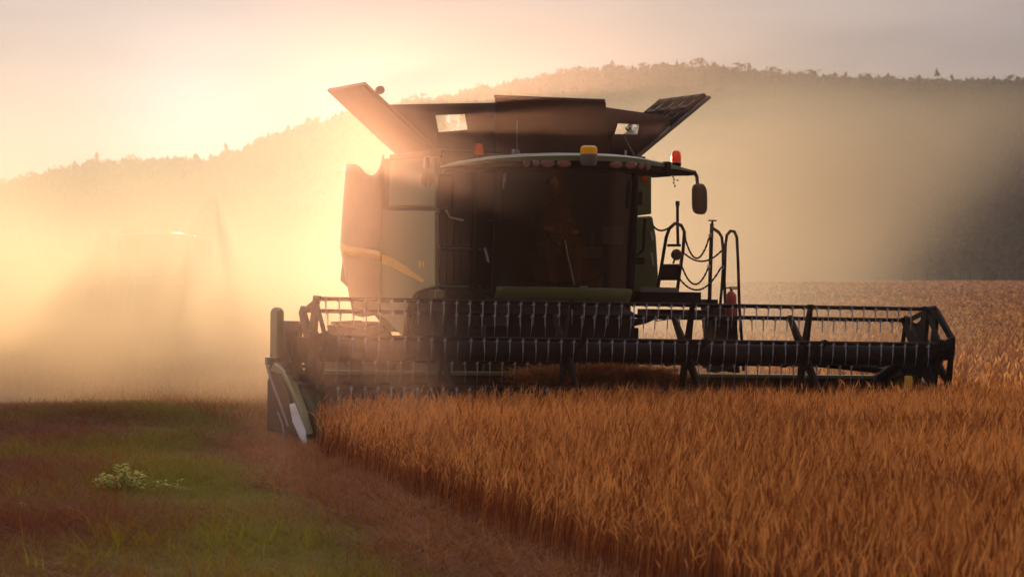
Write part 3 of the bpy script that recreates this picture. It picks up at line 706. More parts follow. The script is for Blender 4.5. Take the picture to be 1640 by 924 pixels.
RRr = Vector((RF.x, 4.12, RF.z)); RRt = Vector((RFt.x, 4.12, RFt.z))
cov = part('tank_cover', quad_plate([RFt, RF, RRr, RRt], .04), 'tankin', bevel=.01)
dv = (RFt - RF); nin = Vector((-dv.z, 0, dv.x)).normalized(); m = MB()
for t in (.52, .78, .96):
    p = RF + dv * t; m.tube([(p.x + nin.x * .03, 2.66, p.z + nin.z * .03), (p.x + nin.x * .03, 4.08, p.z + nin.z * .03)], .032, 4)
for yy in (2.66, 2.98, 3.32, 3.66, 4.06):
    a = RF + dv * .48; b = RF + dv * .97; m.tube([(a.x + nin.x * .035, yy, a.z + nin.z * .035), (b.x + nin.x * .035, yy, b.z + nin.z * .035)], .03, 4)
part('cover_rib', m, 'black', smooth=0)
m = MB(); m.lohi((RF.x - .03, 2.55, RF.z - .10), (RF.x + .10, 4.2, RF.z - .005)); part('tank_rim', m, 'tank', bevel=.015)
front = quad_plate([P(790, 250, 2.62), P(974, 250, 2.62), P(968, 162, 2.52), P(792, 155, 2.52)], .05)
part('tank_front_cover', front, 'tank', bevel=.012)
a, b = P(792, 155, 2.50), P(968, 162, 2.50); m = MB(); m.tube([a, b], .022, 8); part('cover_edge', m, 'tank')
def holed(o4, i4):
    m = MB(); m.v = [V3(p) for p in o4] + [V3(p) for p in i4]; m.f = [(k, (k + 1) % 4, 4 + (k + 1) % 4, 4 + k) for k in range(4)]; return m
win = [P(697, 185, 2.66), P(745, 183, 2.66), P(749, 208, 2.66), P(702, 212, 2.66)]
part('tank_corner_sheet', holed([P(622, 168, 2.67), P(795, 165, 2.67), P(795, 249, 2.67), P(700, 243, 2.66)], win), 'fabric', solid=.02)
part('corner_window', MB().add([p + Vector((0, .004, 0)) for p in win], [(0, 1, 2, 3)]), 'film')
win2 = [P(989, 198, 2.68), P(1024, 200, 2.68), P(1021, 216, 2.68), P(984, 215, 2.68)]
part('tank_corner_sheet', holed([P(962, 171, 2.66), P(1086, 189, 2.70), P(1020, 250, 2.66), P(966, 249, 2.66)], win2), 'fabric', solid=.02)
part('corner_window', MB().add([p + Vector((0, .004, 0)) for p in win2], [(0, 1, 2, 3)]), 'film')
zr = zat(860, 236, 2.6)
m = MB(); m.lohi((LF.x, 4.05, zt - .4), (RF.x, 4.10, zr)); m.lohi((LF.x, 2.64, zt - .3), (RF.x, 2.70, zt + .02)); part('tank_wall', m, 'tank')
m = MB(); m.tube([P(1000, 220, 2.5), P(1016, 250, 2.45)], .010); part('stay_rod', m, 'grey')

# ---- cab
xl_, xr_ = P(800, 370, 1.6).x, P(1013, 370, 1.6).x
zb, ztop = zat(905, 465, 1.35), zat(905, 270, 1.35)
def bow(u): return 1.62 - .34 * (1 - (2 * u - 1) ** 2)
rows = []
for i in range(9):
    t = i / 8; z = zb + (ztop - zb) * t
    rows.append([(xl_ + (xr_ - xl_) * u + (0.03 if 0 else 0), bow(u) - .05 * t + .10 * (1 - t) * .6, z) for u in [k / 20 for k in range(21)]])
cab = part('cab', MB().lohi((xl_ - .02, 1.75, zb - .06), (xr_ + .02, 2.5, zb - .02)).lohi((xl_ - .02, 2.44, zb), (xr_ + .02, 2.498, ztop)), 'interior')
part('windscreen', MB().loft(rows, caps=False, closed=False), 'glass', cab, smooth=60)
for x, s in ((xl_ - .02, -1), (xr_ + .02, 1)):
    m = MB(); m.add([(x, 1.70, zb), (x, 2.44, zb), (x, 2.44, ztop), (x, 1.62, ztop)], [(0, 1, 2, 3)]); part('side_window', m, 'glass', cab)
    for (y0, y1, r_) in ((1.68, 1.60, .045), (2.44, 2.44, .05)):
        m = MB(); m.tube([(x, y0, zb - .04), (x, (y0 + y1) / 2 - .02, (zb + ztop) / 2), (x, y1, ztop + .02)], r_, 10); part('cab_post', m, 'black', cab)
rows = []
for i, (dz, dy) in enumerate(((.03, .0), (.02, -.03), (-.07, -.03), (-.15, .03), (-.20, .12), (-.19, .3))):
    rows.append([(xl_ - .02 + (xr_ - xl_ + .04) * u, bow(u) + .06 + dy - .02, zb + dz + (.05 * (2 * u - 1) ** 2 if dz < 0 else 0)) for u in [k / 20 for k in range(21)]])
part('cab_sill', MB().loft(rows, caps=False, closed=False), 'green', cab, smooth=60, solid=.01)
m = MB(); m.lohi((xl_ + .05, 1.75, zb - .35), (xr_ - .05, 2.5, zb - .07)); part('cab_underside', m, 'black', cab, bevel=.03)
m = MB(); m.tube([P(905, 384, 1.25), P(909, 408, 1.24), P(915, 432, 1.24), P(920, 456, 1.26)], .008, 6); m.tube([P(906, 392, 1.23), P(918, 450, 1.23)], .005, 4); part('wiper', m, 'grey', cab)
m = MB(); a = P(935, 459, 1.22); m.box(a, (.10, .008, .012)); part('sticker', m, 'silver', cab)
for pp in ([(806, 279), (811, 276), (810, 288), (806, 303), (802, 306)], [(775, 398), (778, 396), (782, 410), (784, 421), (780, 418)]):  # added bright slivers shaped like the sky's reflection in the curved glass
    part('glass_glint', MB().prism([P(px, py, 1.60) for px, py in pp], (0, .008, 0)), 'silver', cab)
# roof: green cap over a dark visor
ST = [(715, 266, 270, 1.75), (728, 263, 270.5, 1.62), (745, 259, 271, 1.50), (775, 254, 271, 1.34), (800, 251, 271, 1.26), (850, 247.5, 271.5, 1.16), (905, 246, 272, 1.12), (960, 246.5, 273, 1.13), (1000, 248.5, 274.5, 1.18), (1025, 251.5, 276, 1.26), (1045, 256, 278, 1.36), (1065, 260.5, 279.5, 1.48), (1090, 266.5, 280.5, 1.62), (1114, 273, 281, 1.74)]
cap, vis = [], []
for px, pt_, pb, yf in ST:
    a, b = P(px, pt_, yf), P(px, pb, yf); h = a.z - b.z; x = a.x
    w = min(1, max(0, (min(px - 715, 1114 - px)) / 90)); yb = yf + .25 + 1.0 * w
    zc = a.z - .42 * h
    cap.append([(x, yf - .02, zc), (x, yf - .015, a.z - .12 * h), (x, yf + .05, a.z), (x, yf + .25 * (yb - yf), a.z + .02 * w), (x, yb, a.z + .0 * w), (x, yb, zc)])
    vis.append([(x, yf + .02, b.z + .15 * h), (x, yf + .01, zc - .003), (x, yb - .02, zc - .003), (x, yb - .02, b.z), (x, yf + .08, b.z)])
roof = part('cab_roof', MB().loft(cap), 'green', smooth=40)
part('roof_visor', MB().loft(vis), 'interior', roof, smooth=40)
for px, py, rx_, rz_ in ((843, 262, .05, .042), (858, 262, .05, .042), (877, 262, .09, .045), (903, 262.5, .09, .045), (986, 264, .085, .045), (1009, 264.5, .085, .045), (1026, 266, .05, .042), (1037, 267, .04, .048)):
    yf = np.interp(px, [s[0] for s in ST], [s[3] for s in ST]); c = P(px, py, yf)
    m = MB(); rings = []
    for rr, yy in ((1.0, .05), (1.0, -.012), (.8, -.028), (.01, -.034)): rings.append([(c.x + rx_ * rr * math.cos(2*math.pi*k/16), yf + yy, c.z + rz_ * rr * math.sin(2*math.pi*k/16)) for k in range(16)])
    part('work_light', m.loft(rings), 'cream', roof)
def beacon(px, py, y, rad, hgt, name, mat):
    c = P(px, py, y); m = MB(); m.lathe([(0, -.0), (rad, 0), (rad, hgt * .5), (rad * .85, hgt * .82), (rad * .5, hgt * .97), (0, hgt)], c, 18)
    o = part(name, m, mat, roof); b = MB().lathe([(0, -.09), (rad * .9, -.09), (rad * 1.08, -.005), (0, -.005)], c, 18); part('lamp_base', b, 'black', o)
beacon(767, 248, 2.0, .058, .135, 'beacon', 'orange'); beacon(1083, 260, 1.75, .058, .14, 'beacon', 'orange')
c = P(943, 247, 1.06); m = MB().lathe([(0, 0), (.098, 0), (.102, .05), (.095, .08), (.07, .098), (0, .102)], c, 24); o = part('receiver_dome', m, 'dome', roof)
m = MB().lathe([(0, -.13), (.085, -.13), (.108, -.07), (.102, -.003), (0, -.003)], c, 24); part('dome_base', m, 'grey', o)
m = MB(); m.tube([P(828, 245, 1.9), P(828, 215, 1.9), P(828, 194, 1.9)], .007, 6); m.lathe([(0, 0), (.04, 0), (.03, .04), (0, .05)], P(828, 246, 1.9), 10); part('antenna', m, 'grey', roof)
m = MB(); m.lathe([(0, 0), (.02, 0), (.02, .05), (0, .05)], P(822, 246, 1.9), 8); m.lathe([(0, 0), (.014, 0), (.014, .06), (0, .06)], P(1002, 249, 1.5), 8); part('roof_fitting', m, 'metal', roof)
# right mirror and strap
a = P(1070, 258, 1.44); m = MB(); m.lohi((a.x - .035, 1.42, zat(1070, 283, 1.44)), (a.x + .035, 1.9, zat(1070, 259, 1.44))); part('roof_strap', m, 'black', roof, bevel=.01)
m = MB(); m.tube([P(1112, 276, 1.72), P(1116, 283, 1.66), P(1117, 296, 1.62)], .022, 8); part('mirror_arm', m, 'black')
c = P(1118, 319, 1.6); m = MB(); rings = []
for yy, f in ((.02, .75), (.0, .95), (-.05, 1), (-.10, .88), (-.12, .6)):
    rings.append([(c.x + .088 * f * math.copysign(abs(math.cos(t)) ** .5, math.cos(t)) + .012 * math.sin(t) * -1, 1.6 + yy, c.z + .185 * f * math.copysign(abs(math.sin(t)) ** .5, math.sin(t))) for t in [2 * math.pi * k / 28 for k in range(28)]])
part('mirror', MB().loft(rings), 'black', smooth=50)
m = MB()
for px, py in ((1078, 284), (1080, 288), (1085, 289), (1079, 293), (1081, 298)): m.box(P(px, py, 1.5), (.016, .012, .02))
m.tube([P(1078, 281, 1.5), P(1079, 290, 1.5), P(1081, 301, 1.5)], .003, 4); part('pull_cord', m, 'black', roof)
# interior
sx = (xl_ + xr_) / 2 + .02
m = MB(); m.lohi((sx - .27, 1.98, zb + .30), (sx + .27, 2.42, zb + .44)); m.lohi((sx - .15, 2.05, zb - .02), (sx + .15, 2.35, zb + .30)); part('seat', m, 'interior', cab, bevel=.04)
m = MB(); m.prism([(sx - .26, 2.32, zb + .42), (sx + .26, 2.32, zb + .42), (sx + .22, 2.40, zb + 1.12), (sx - .22, 2.40, zb + 1.12)], (0, .04, 0)); part('seat_back', m, 'interior', cab, bevel=.03)
m = MB(); m.lohi((sx + .32, 1.75, zb + .40), (sx + .50, 2.3, zb + .52)); m.tube([(sx + .4, 1.85, zb + .52), (sx + .4, 1.82, zb + .68)], .025); m.box((sx + .58, 1.62, zb + .66), (.26, .03, .2)); part('armrest_console', m, 'grey', cab, bevel=.015)
m = MB(); m.tube([(sx, 1.60, zb), (sx, 1.72, zb + .60)], .05)
cen = Vector((sx, 1.74, zb + .66)); tl = Matrix.Rotation(R(55), 4, 'X'); ringp = [cen + tl @ Vector((.2 * math.cos(2*math.pi*k/24), .2 * math.sin(2*math.pi*k/24), 0)) for k in range(25)]
m.tube(ringp, .016, 8); m.tube([ringp[0], ringp[12]], .014, 6); m.tube([ringp[18], cen], .014, 6); part('steering_wheel', m, 'black', cab)

# ---- platform, ladder, rails on the right of the cab
a, b = P(1012, 466, 2.0), P(1110, 486, 2.0); m = MB(); m.lohi((a.x, 1.75, b.z), (b.x, 3.1, a.z)); part('platform', m, 'interior', bevel=.01)
m = MB()
for i in range(16): x = a.x + (P(1084, 466, 1.74).x - a.x) * (i + .5) / 16; m.lohi((x - .012, 1.70, a.z - .01), (x + .012, 1.745, a.z + .05))
part('platform_edge', m, 'grey')
yl = 2.1
m = MB(); m.tube([P(1050, 486, yl), P(1057, 440, yl), P(1067, 380, yl), P(1072, 366, yl), P(1081, 358, yl), P(1091, 361, yl), P(1096, 371, yl), P(1094, 400, yl), P(1088, 440, yl), P(1082, 486, yl)], .022, 8)
for x0, x1, py in ((1069, 1090, 393), (1062, 1092, 425), (1060, 1090, 427), (1056, 1086, 463)): m.tube([P(x0, py, yl), P(x1, py, yl)], .016, 8)
rail = part('ladder_gate', m, 'black')
m = MB(); m.prism([P(1058, 428, yl), P(1090, 428, yl), P(1086, 449, yl), P(1055, 449, yl)], (0, .03, 0)); part('gate_plate', m, 'interior', rail)
m = MB(); m.tube([P(1085, 324, 2.2), P(1085, 360, 2.2), P(1086, 395, 2.2)], .02, 8); m.lathe([(0, 0), (.028, 0), (.028, .06), (0, .06)], P(1085, 330, 2.2), 8); part('post', m, 'black')
c = P(1083, 408, 2.05); m = MB().lathe([(0, -.05), (.05, -.045), (.07, -.01), (.06, .03), (0, .05)], c, 14, 'y'); m.tube([c, P(1078, 422, 2.08)], .014); part('work_light', m, 'tank')
yr = 2.3
m = MB(); m.tube([P(1140, 358, yr), P(1138, 420, yr), P(1136, 490, yr)], .026, 8); m.box(P(1141, 353.5, yr), (.085, .06, .018)); m.tube([P(1141, 354, yr), P(1140, 364, yr)], .016); m.box(P(1136, 486, yr), (.16, .16, .10)); part('handrail', m, 'black', bevel=0)
m = MB(); m.tube([P(1142, 366, yr), P(1151, 372, yr), P(1156, 380, yr), P(1158, 400, yr), P(1158, 430, yr), P(1156, 460, yr), P(1153, 492, yr)], .02, 8); part('handrail', m, 'black')
m = MB(); m.tube([P(1162, 500, yr), P(1160, 450, yr), P(1162, 390, yr), P(1164, 377, yr), P(1170, 370, yr), P(1176, 371, yr), P(1180, 380, yr), P(1182, 420, yr), P(1184, 490, yr), P(1188, 545, yr), P(1191, 594, yr)], .02, 8); part('handrail', m, 'black')
def chain(p0, p1, sag, name='chain'):
    m = MB(); n = 26; pr = Vector(p0)
    for i in range(n):
        t = (i + .5) / n; c = Vector(p0) + (Vector(p1) - Vector(p0)) * t - Vector((0, 0, sag * 4 * t * (1 - t)))
        t2 = (i + 1.2) / n; e = Vector(p0) + (Vector(p1) - Vector(p0)) * t2 - Vector((0, 0, sag * 4 * t2 * (1 - t2)))
        t1 = (i - .2) / n; s_ = Vector(p0) + (Vector(p1) - Vector(p0)) * t1 - Vector((0, 0, sag * 4 * t1 * (1 - t1)))
        m.tube([s_, e], .0085 if i % 2 else .0125, 5)
    part(name, m, 'black')
chain(P(1096, 377, yl), P(1137, 377, yr), .28); chain(P(1093, 403, yl), P(1157, 400, yr), .13); chain(P(1090, 420, yl), P(1136, 425, yr), .25); chain(P(1088, 446, yl), P(1156, 426, yr), .21)
chain(P(1046, 362, 2.4), P(1069, 366, yl), .04)
m = MB()
for px, py in ((1097, 379), (1137, 377), (1091, 422), (1135, 426), (1157, 428)):
    c = P(px, py, yr - .1); m.tube([c + Vector((.02 * math.cos(k * math.pi / 5), 0, .02 * math.sin(k * math.pi / 5))) for k in range(11)], .005, 5)
part('chain_ring', m, 'metal')
yk = 2.35
m = MB()
for p0, p1 in ((P(1137, 488, yk), P(1147, 597, yk)), (P(1174, 488, yk), P(1180, 597, yk))):
    m.prism([p0, p0 + Vector((.045, 0, 0)), p1 + Vector((.045, 0, 0)), p1], (0, .30, 0))
ld = part('ladder', m, 'black', bevel=.008)
for py in (500, 521, 542, 563, 584):
    a, b = P(1140, py, yk), P(1178, py, yk); m = MB(); m.lohi((a.x, yk - .02, a.z - .05), (b.x, yk + .30, a.z)); part('step', m, 'interior', ld, bevel=.006)
m = MB(); a, b = P(1142, 492, yk + .3), P(1178, 595, yk + .3); m.lohi((a.x, yk + .27, b.z), (b.x, yk + .30, a.z)); part('back_plate', m, 'interior', ld)
m = MB(); m.tube([P(1000, 520, 1.9), P(1035, 512, 2.1), P(1050, 505, 2.2)], .045, 8); m.tube([P(1042, 497, 2.0), P(1052, 514, 2.0), P(1066, 512, 2.0), P(1078, 498, 2.0)], .008, 6); m.lohi((P(1050, 0, 2.2).x, 2.0, zat(1100, 512, 2.2)), (P(1140, 0, 2.2).x, 2.6, zat(1100, 496, 2.2))); part('platform_brace', m, 'black')

# ---- fire extinguisher hung by the ladder (a thing of its own)
c = P(1171, 478, yr - .12); fe = empty('fire_extinguisher', MM @ Matrix.Translation((c.x, c.y, c.z - .26)))
tag(fe, 'red fire extinguisher hanging beside the ladder rails of the harvester', 'fire extinguisher')
m = MB().lathe([(0, 0), (.055, 0), (.068, .02), (.068, .27), (.06, .31), (.03, .345), (.02, .35), (0, .35)], (0, 0, 0), 20); m.build('cylinder', M['red'], fe)
m = MB().lathe([(0, .348), (.018, .348), (.018, .38), (0, .38)], (0, 0, 0), 10); m.box((.03, 0, .395), (.12, .02, .018)); m.box((.03, 0, .375), (.10, .02, .012)); m.build('valve', M['black'], fe, bevel=.003)
m = MB().tube(arc_path((.0, 0, .37), (-.06, -.02, .42), (-.10, -.03, .36), 6) + [Vector((-.085, -.03, .2))], .009, 8); m.build('hose', M['black'], fe)

# ---- cut straw gathered at the feeder mouth
n = 900; lx = rng.uniform(fx0 - .05, fx1 + .35, n); ly = rng.uniform(.35, .88, n); lz = ZB + .10 - .10 * np.abs(lx - .1) / 1.1 - rng.random(n) * .25
pw = np.array([MM @ Vector(p) for p in zip(lx, ly, lz)])
o = scatter('cut_straw', bt, pw, rng.random(n) * 6.28, np.stack([np.full(n, 1.6), .06 + .05 * rng.random(n)], 1), rng.normal(0, .14, (n, 2)), M['stubble'], rng.random(n) * .7 + .2)
tag(o, 'mat of cut straw gathered in front of the feeder mouth', 'straw', kind='stuff')

# ---- driver in the cab
def skin_body(name, mat, verts, edges, radii, parent, sub=2, rootv=0):
    me = bpy.data.meshes.new(name); me.from_pydata([V3(v) for v in verts], edges, []); me.update()
    o = bpy.data.objects.new(name, me); COL.objects.link(o); o.parent = parent; me.materials.append(M[mat])
    o.modifiers.new('skin', 'SKIN').use_smooth_shade = True
    if not me.skin_vertices: 
        bpy.context.view_layer.objects.active = o; o.modifiers.clear(); o.modifiers.new('skin', 'SKIN').use_smooth_shade = True
    if me.skin_vertices:
        for i, r_ in enumerate(radii):
            me.skin_vertices[0].data[i].radius = (r_, r_) if not isinstance(r_, tuple) else r_
        me.skin_vertices[0].data[rootv].use_root = True
    q = o.modifiers.new('sub', 'SUBSURF'); q.levels = q.render_levels = sub; return o
pm = MM @ Matrix.Translation((sx, 2.17, zb + .46)); pe = empty('person', pm)
tag(pe, 'driver in dark clothes sitting at the wheel inside the harvester cab', 'person')
hands = [(-.17, -.40, .27), (.16, -.40, .24)]
V_ = [(0, 0, .10), (0, .03, .28), (0, .03, .46), (0, .0, .56), (0, -.02, .64)]; E_ = [(0, 1), (1, 2), (2, 3), (3, 4)]; Rr = [(.17, .12), (.15, .11), (.18, .11), (.07, .06), (.055, .055)]
for s_, h in ((-1, hands[0]), (1, hands[1])):
    b = len(V_); V_ += [(s_ * .17, .01, .50), (s_ * .235, -.04, .40), (s_ * .26, -.10, .24), (h[0] + s_ * .03, h[1] + .10, h[2] + .0)]; E_ += [(2, b), (b, b+1), (b+1, b+2), (b+2, b+3)]; Rr += [.07, .058, .047, .034]
    b = len(V_); V_ += [(s_ * .10, -.02, .04), (s_ * .15, -.40, .05), (s_ * .16, -.46, -.02), (s_ * .15, -.50, -.34), (s_ * .15, -.58, -.40)]; E_ += [(0, b), (b, b+1), (b+1, b+2), (b+2, b+3), (b+3, b+4)]; Rr += [.095, .065, .06, .042, .035]
skin_body('body', 'cloth', V_, E_, Rr, pe)
m = MB(); rings = []
for t, rx_, ry_, oy in ((-.02, .045, .05, .01), (.03, .055, .075, -.01), (.07, .068, .09, -.012), (.12, .075, .098, -.005), (.17, .074, .098, .004), (.215, .055, .075, .01), (.24, .02, .03, .012)):
    rings.append([(rx_ * math.cos(2*math.pi*k/20), oy - .02 + ry_ * math.sin(2*math.pi*k/20), .66 + t) for k in range(20)])
m.loft(rings); m.loft([[(-.012, -.115, .77), (.012, -.115, .77), (0, -.105, .80)], [(-.018, -.13, .745), (.018, -.13, .745), (0, -.11, .80)], [(-.014, -.112, .735), (.014, -.112, .735), (0, -.10, .76)]])
for s_ in (-1, 1): m.lathe([(0, -.012), (.022, -.008), (.022, .008), (0, .012)], (s_ * .078, -.005, .775), 10, 'x')
hd = m.build('head', M['skin'], pe, smooth=60)
m = MB()
for s_ in (-1, 1): m.lathe([(0, -.012), (.011, -.004), (.011, .004), (0, .010)], (s_ * .030, -.108, .785), 8, 'y')
m.build('eyes', M['black'], hd); m = MB(); m.box((0, -.106, .712), (.05, .012, .010)); m.build('mouth', M['red'], hd, bevel=.003)
rings = []
for t, k_ in ((.135, 1.06), (.17, 1.08), (.215, 1.12), (.245, .6), (.252, .05)):
    rx_, ry_ = (.076 * k_, .10 * k_) if t < .2 else (.055 * k_, .075 * k_)
    rings.append([(rx_ * math.cos(2*math.pi*k/20), -.012 + ry_ * math.sin(2*math.pi*k/20) + .012, .66 + t) for k in range(20)])
MB().loft(rings).build('hair', M['hair'], pe, smooth=60)
for s_, h in ((-1, hands[0]), (1, hands[1])):
    vs2, es, rs = [(h[0] + s_ * .03, h[1] + .09, h[2]), (h[0] + s_ * .01, h[1] + .03, h[2] + .005)], [(0, 1)], [.028, (.036, .02)]
    for f in range(4):
        b = len(vs2); o_ = (f - 1.5) * .02; ln = (.9, 1.0, .95, .75)[f]
        vs2 += [(h[0] + o_, h[1] - .01, h[2] + .012), (h[0] + o_, h[1] - .035 * ln, h[2] - .005), (h[0] + o_, h[1] - .03 * ln, h[2] - .032 * ln)]; es += [(1, b), (b, b+1), (b+1, b+2)]; rs += [.0095, .009, .008]
    b = len(vs2); vs2 += [(h[0] - s_ * .035, h[1] + .02, h[2] - .01), (h[0] - s_ * .04, h[1] - .015, h[2] - .02)]; es += [(1, b), (b, b+1)]; rs += [.011, .009]
    skin_body('hand', 'skin', vs2, es, rs, pe, 2)

# ---- weeds on the verge
def weed(px, py, hgt, wid, nl, label, leafsz=.035):
    d = HC / ((py - HORIZON) / FPX); x = (px - 820) / FPX * d
    e = empty('weed_plant', loc=(x, d, float(ground_z(x, d)) - .01)); tag(e, label, 'weed', 'leafy weeds in the verge grass')
    sm = MB(); parts = []; rn = []
    for k in range(max(4, nl // 16)):
        a = random.uniform(0, 6.28); r_ = wid * .5 * random.random() ** .6; h = hgt * (1 - .45 * (r_ / (wid * .5)) ** 2) * random.uniform(.75, 1.05)
        top = Vector((math.cos(a) * r_, math.sin(a) * r_, h)); b = Vector((top.x * .25, top.y * .25, 0)); mid = (b + top) / 2 + Vector((top.x * .15, top.y * .15, .02)); sm.tube(arc_path(b, mid, top, 5), .003, 5, .0015)
        for i in range(16):
            t = random.uniform(.35, 1); p = b.lerp(top, t) + Vector((random.gauss(0, .012), random.gauss(0, .012), 0)); q = random.uniform(0, 6.28); dd = np.array((math.cos(q), math.sin(q), random.uniform(-.3, .5))); sd_ = np.array((-math.sin(q), math.cos(q), random.uniform(-.3, .3))); l = leafsz * random.uniform(.6, 1.3)
            v, f = ribbon([np.array(p), np.array(p) + dd * l * .5 + np.array((0, 0, l * .1)), np.array(p) + dd * l], [l * .08, l * .3, l * .03], sd_); parts.append((v, f)); rn += [random.random()] * len(v)
    sm.build('stem', M['grass'], e)
    v, f = join(parts); o = np_mesh('leaves', v, f, M['weed'], np.array(rn), smooth=False); o.parent = e
weed(196, 799, .31, .52, 520, 'bright leafy green weed, tallest and bushiest in the verge', .045)
weed(275, 797, .18, .42, 170, 'low green weed spreading right of the bushy leafy weed', .04)
weed(30, 838, .16, .26, 70, 'sparse weed at the left edge of the photo in dark grass', .022)
weed(345, 838, .10, .2, 50, 'small thin weed in the olive grass towards the crop edge', .028)

# ---- the second harvester, far off in the dust
gm = Matrix.Translation((-11.75, 110.0, 0)) @ Matrix.Rotation(YAW, 4, 'Z') @ Matrix.Rotation(R(3.0), 4, 'Y')
ghost = empty('combine_harvester', gm); tag(ghost, 'distant harvester with raised unloading auger, faint in the dust cloud', 'combine harvester')
for nm in ('body', 'front_bulkhead', 'upper_side_panel', 'side_panel', 'rear_shield', 'cab', 'cab_roof', 'mirror', 'mirror_arm', 'wheel', 'axle', 'feeder_house', 'right_side_panel', 'platform', 'handrail'):
    for o in G.get(nm, []):
        if o.parent is not root: continue
        c = o.copy(); COL.objects.link(c); c.parent = ghost
        for ch in o.children:
            d = ch.copy(); COL.objects.link(d); d.parent = c
def GP(px, py, y):      # the same pixel reading for the far machine
    inv = gm.inverted(); o_ = inv @ Vector((0, 0, HC)); d = (inv.to_3x3() @ (CW.to_3x3() @ Vector(((px - 820) / FPX, (462 - py) / FPX, -1)))).normalized(); return o_ + d * ((y - o_.y) / d.y)
m = MB(); m.tube([GP(290, 392, 3), GP(300, 372, 3), GP(322, 340, 3), GP(334, 324, 3), GP(343, 317, 3)], .085, 12); m.tube([GP(338, 318, 3), GP(347, 322, 3), GP(349, 345, 3), GP(347, 365, 3)], .08, 12, .07)
m.build('unloading_auger', M['green_dark'], ghost)

# ------------------------------------------------------------------ air
bm_ = MB().lohi((-830, -75, -3.0), (830, 1345, 78)); hz = bm_.build('haze', None, None, smooth=0)
hm_, t, out = mat_base('haze_air'); pv = N(t, 'ShaderNodeVolumePrincipled'); pv.inputs['Color'].default_value = HAZE_COL; pv.inputs['Density'].default_value = HAZE_D; pv.inputs['Anisotropy'].default_value = HAZE_G
L(t, pv.outputs[0], out.inputs['Volume']); hz.data.materials.append(hm_); tag(hz, kind='stuff')

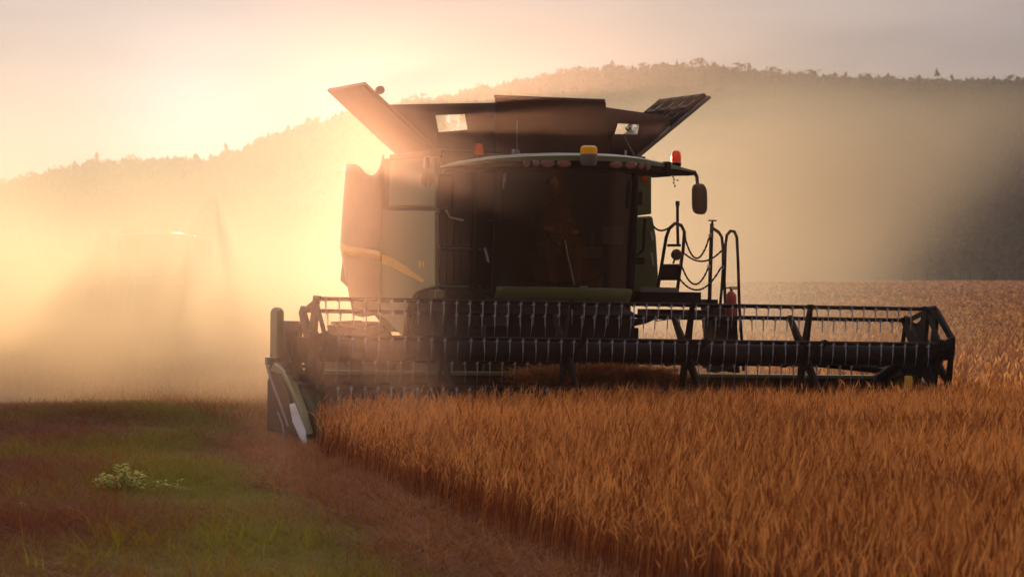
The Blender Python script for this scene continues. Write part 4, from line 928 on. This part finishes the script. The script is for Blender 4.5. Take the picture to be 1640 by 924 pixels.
def dust(name, lo, hi, dens, label, xfade, yfade, zscale, nscale, namt, g=0.6, col=DUST_COL, nloc=0.0, top=None, det=3, leanx=0.0):
    """closed box of drifting dust: even falloffs times soft noise; xfade/yfade = (full, none) pairs of world metres"""
    m, t, out = mat_base(name + '_air'); c = N(t, 'ShaderNodeTexCoord'); s = N(t, 'ShaderNodeSeparateXYZ'); L(t, c.outputs['Object'], s.inputs[0])
    def ramp(src, a, b):
        r = N(t, 'ShaderNodeMapRange', interpolation_type='SMOOTHSTEP'); r.inputs['From Min'].default_value = a; r.inputs['From Max'].default_value = b
        r.inputs['To Min'].default_value = 1; r.inputs['To Max'].default_value = 0
        if a > b: r.inputs['From Min'].default_value = b; r.inputs['From Max'].default_value = a; r.inputs['To Min'].default_value = 0; r.inputs['To Max'].default_value = 1
        L(t, src, r.inputs['Value']); return r.outputs[0]
    def mul(a, b):
        q = N(t, 'ShaderNodeMath', operation='MULTIPLY'); L(t, a, q.inputs[0])
        if isinstance(b, float): q.inputs[1].default_value = b
        else: L(t, b, q.inputs[1])
        return q.outputs[0]
    d = None
    lx_ = N(t, 'ShaderNodeMath', operation='MULTIPLY_ADD'); L(t, s.outputs['Z'], lx_.inputs[0]); lx_.inputs[1].default_value = -leanx; L(t, s.outputs['X'], lx_.inputs[2])
    fs = [(lx_.outputs[0], f) for f in xfade] + [(s.outputs['Y'], f) for f in yfade]
    for src, (a, b) in fs:
        r = ramp(src, a, b); d = r if d is None else mul(d, r)
    e = N(t, 'ShaderNodeMath', operation='POWER'); e.inputs[0].default_value = 2.718; q = N(t, 'ShaderNodeMath', operation='MULTIPLY'); q.inputs[1].default_value = -1.0 / zscale
    L(t, s.outputs['Z'], q.inputs[0]); L(t, q.outputs[0], e.inputs[1]); d = mul(d, e.outputs[0]); d = mul(d, ramp(s.outputs['Z'], hi[2] * .6, hi[2]))
    if top:         # the dust lies against the hillside: its top rises from z0 at x0 to z1 at x1
        x0, z0, x1, z1 = top
        h = N(t, 'ShaderNodeMapRange'); h.inputs['From Min'].default_value = x0; h.inputs['From Max'].default_value = x1; h.inputs['To Min'].default_value = z0; h.inputs['To Max'].default_value = z1
        L(t, s.outputs['X'], h.inputs['Value']); dv_ = N(t, 'ShaderNodeMath', operation='DIVIDE'); L(t, s.outputs['Z'], dv_.inputs[0]); L(t, h.outputs[0], dv_.inputs[1])
        d = mul(d, ramp(dv_.outputs[0], .66, .98))
    n = N(t, 'ShaderNodeTexNoise'); n.inputs['Scale'].default_value = nscale; n.inputs['Detail'].default_value = det; mp = N(t, 'ShaderNodeMapping'); mp.inputs['Scale'].default_value = (1, .5, 1.4); mp.inputs['Location'].default_value = (nloc, 0, 0)
    L(t, c.outputs['Object'], mp.inputs[0]); L(t, mp.outputs[0], n.inputs['Vector'])
    r = N(t, 'ShaderNodeMapRange'); r.inputs['From Min'].default_value = .35; r.inputs['From Max'].default_value = .65; r.inputs['To Min'].default_value = 1 - namt; r.inputs['To Max'].default_value = 1 + namt
    L(t, n.outputs['Fac'], r.inputs['Value']); d = mul(mul(d, r.outputs[0]), float(dens))
    pv = N(t, 'ShaderNodeVolumePrincipled'); pv.inputs['Color'].default_value = col; pv.inputs['Anisotropy'].default_value = g
    L(t, d, pv.inputs['Density']); L(t, pv.outputs[0], out.inputs['Volume'])
    o = MB().lohi(lo, hi).build(name, None, None, smooth=0); o.data.materials.append(m); tag(o, label, 'dust', kind='stuff'); return o
dust('dust_cloud', (-45, 38.5, -.8), (24, 150, 8.5), .050, 'thick golden dust cloud drifting behind the harvester', [(.5, 8.5), (-30, -45)], [(44, 39), (84, 124)], 2.6, .16, .95, g=.28, col=(1.0, .80, .52, 1), det=5)
dust('dust_roll', (-30, 38.6, -.8), (3, 95, 4.5), .085, 'low rolling dust on the ground beside the rear of the harvester', [(-3.5, 2.5), (-22, -30)], [(42, 38.6), (75, 95)], .9, .45, .9, g=.5, col=(1.0, .66, .30, 1), det=5)
dust('dust_haze', (-190, 420, -.8), (110, 552, 48), .030, 'wide pale dust curtain hanging before the woods', [(36, 61), (30, -50)], [(445, 420), (530, 552)], 40.0, .022, .5, g=.74, col=(1.0, .80, .48, 1), top=(-60, 15, 40, 35.5), leanx=1.2)
dust('flare_veil', (-14, 14, -.6), (14, 38.3, 4.9), .0034, 'thin added dust volume standing in for lens flare over the harvester', [(-1.6, 4.6), (-1.2, -2.7)], [(29, 19)], 30.0, .2, .3, g=.87, col=(1.0, .48, .27, 1))  # added volume: imitates the lens flare veil over the machine's left side
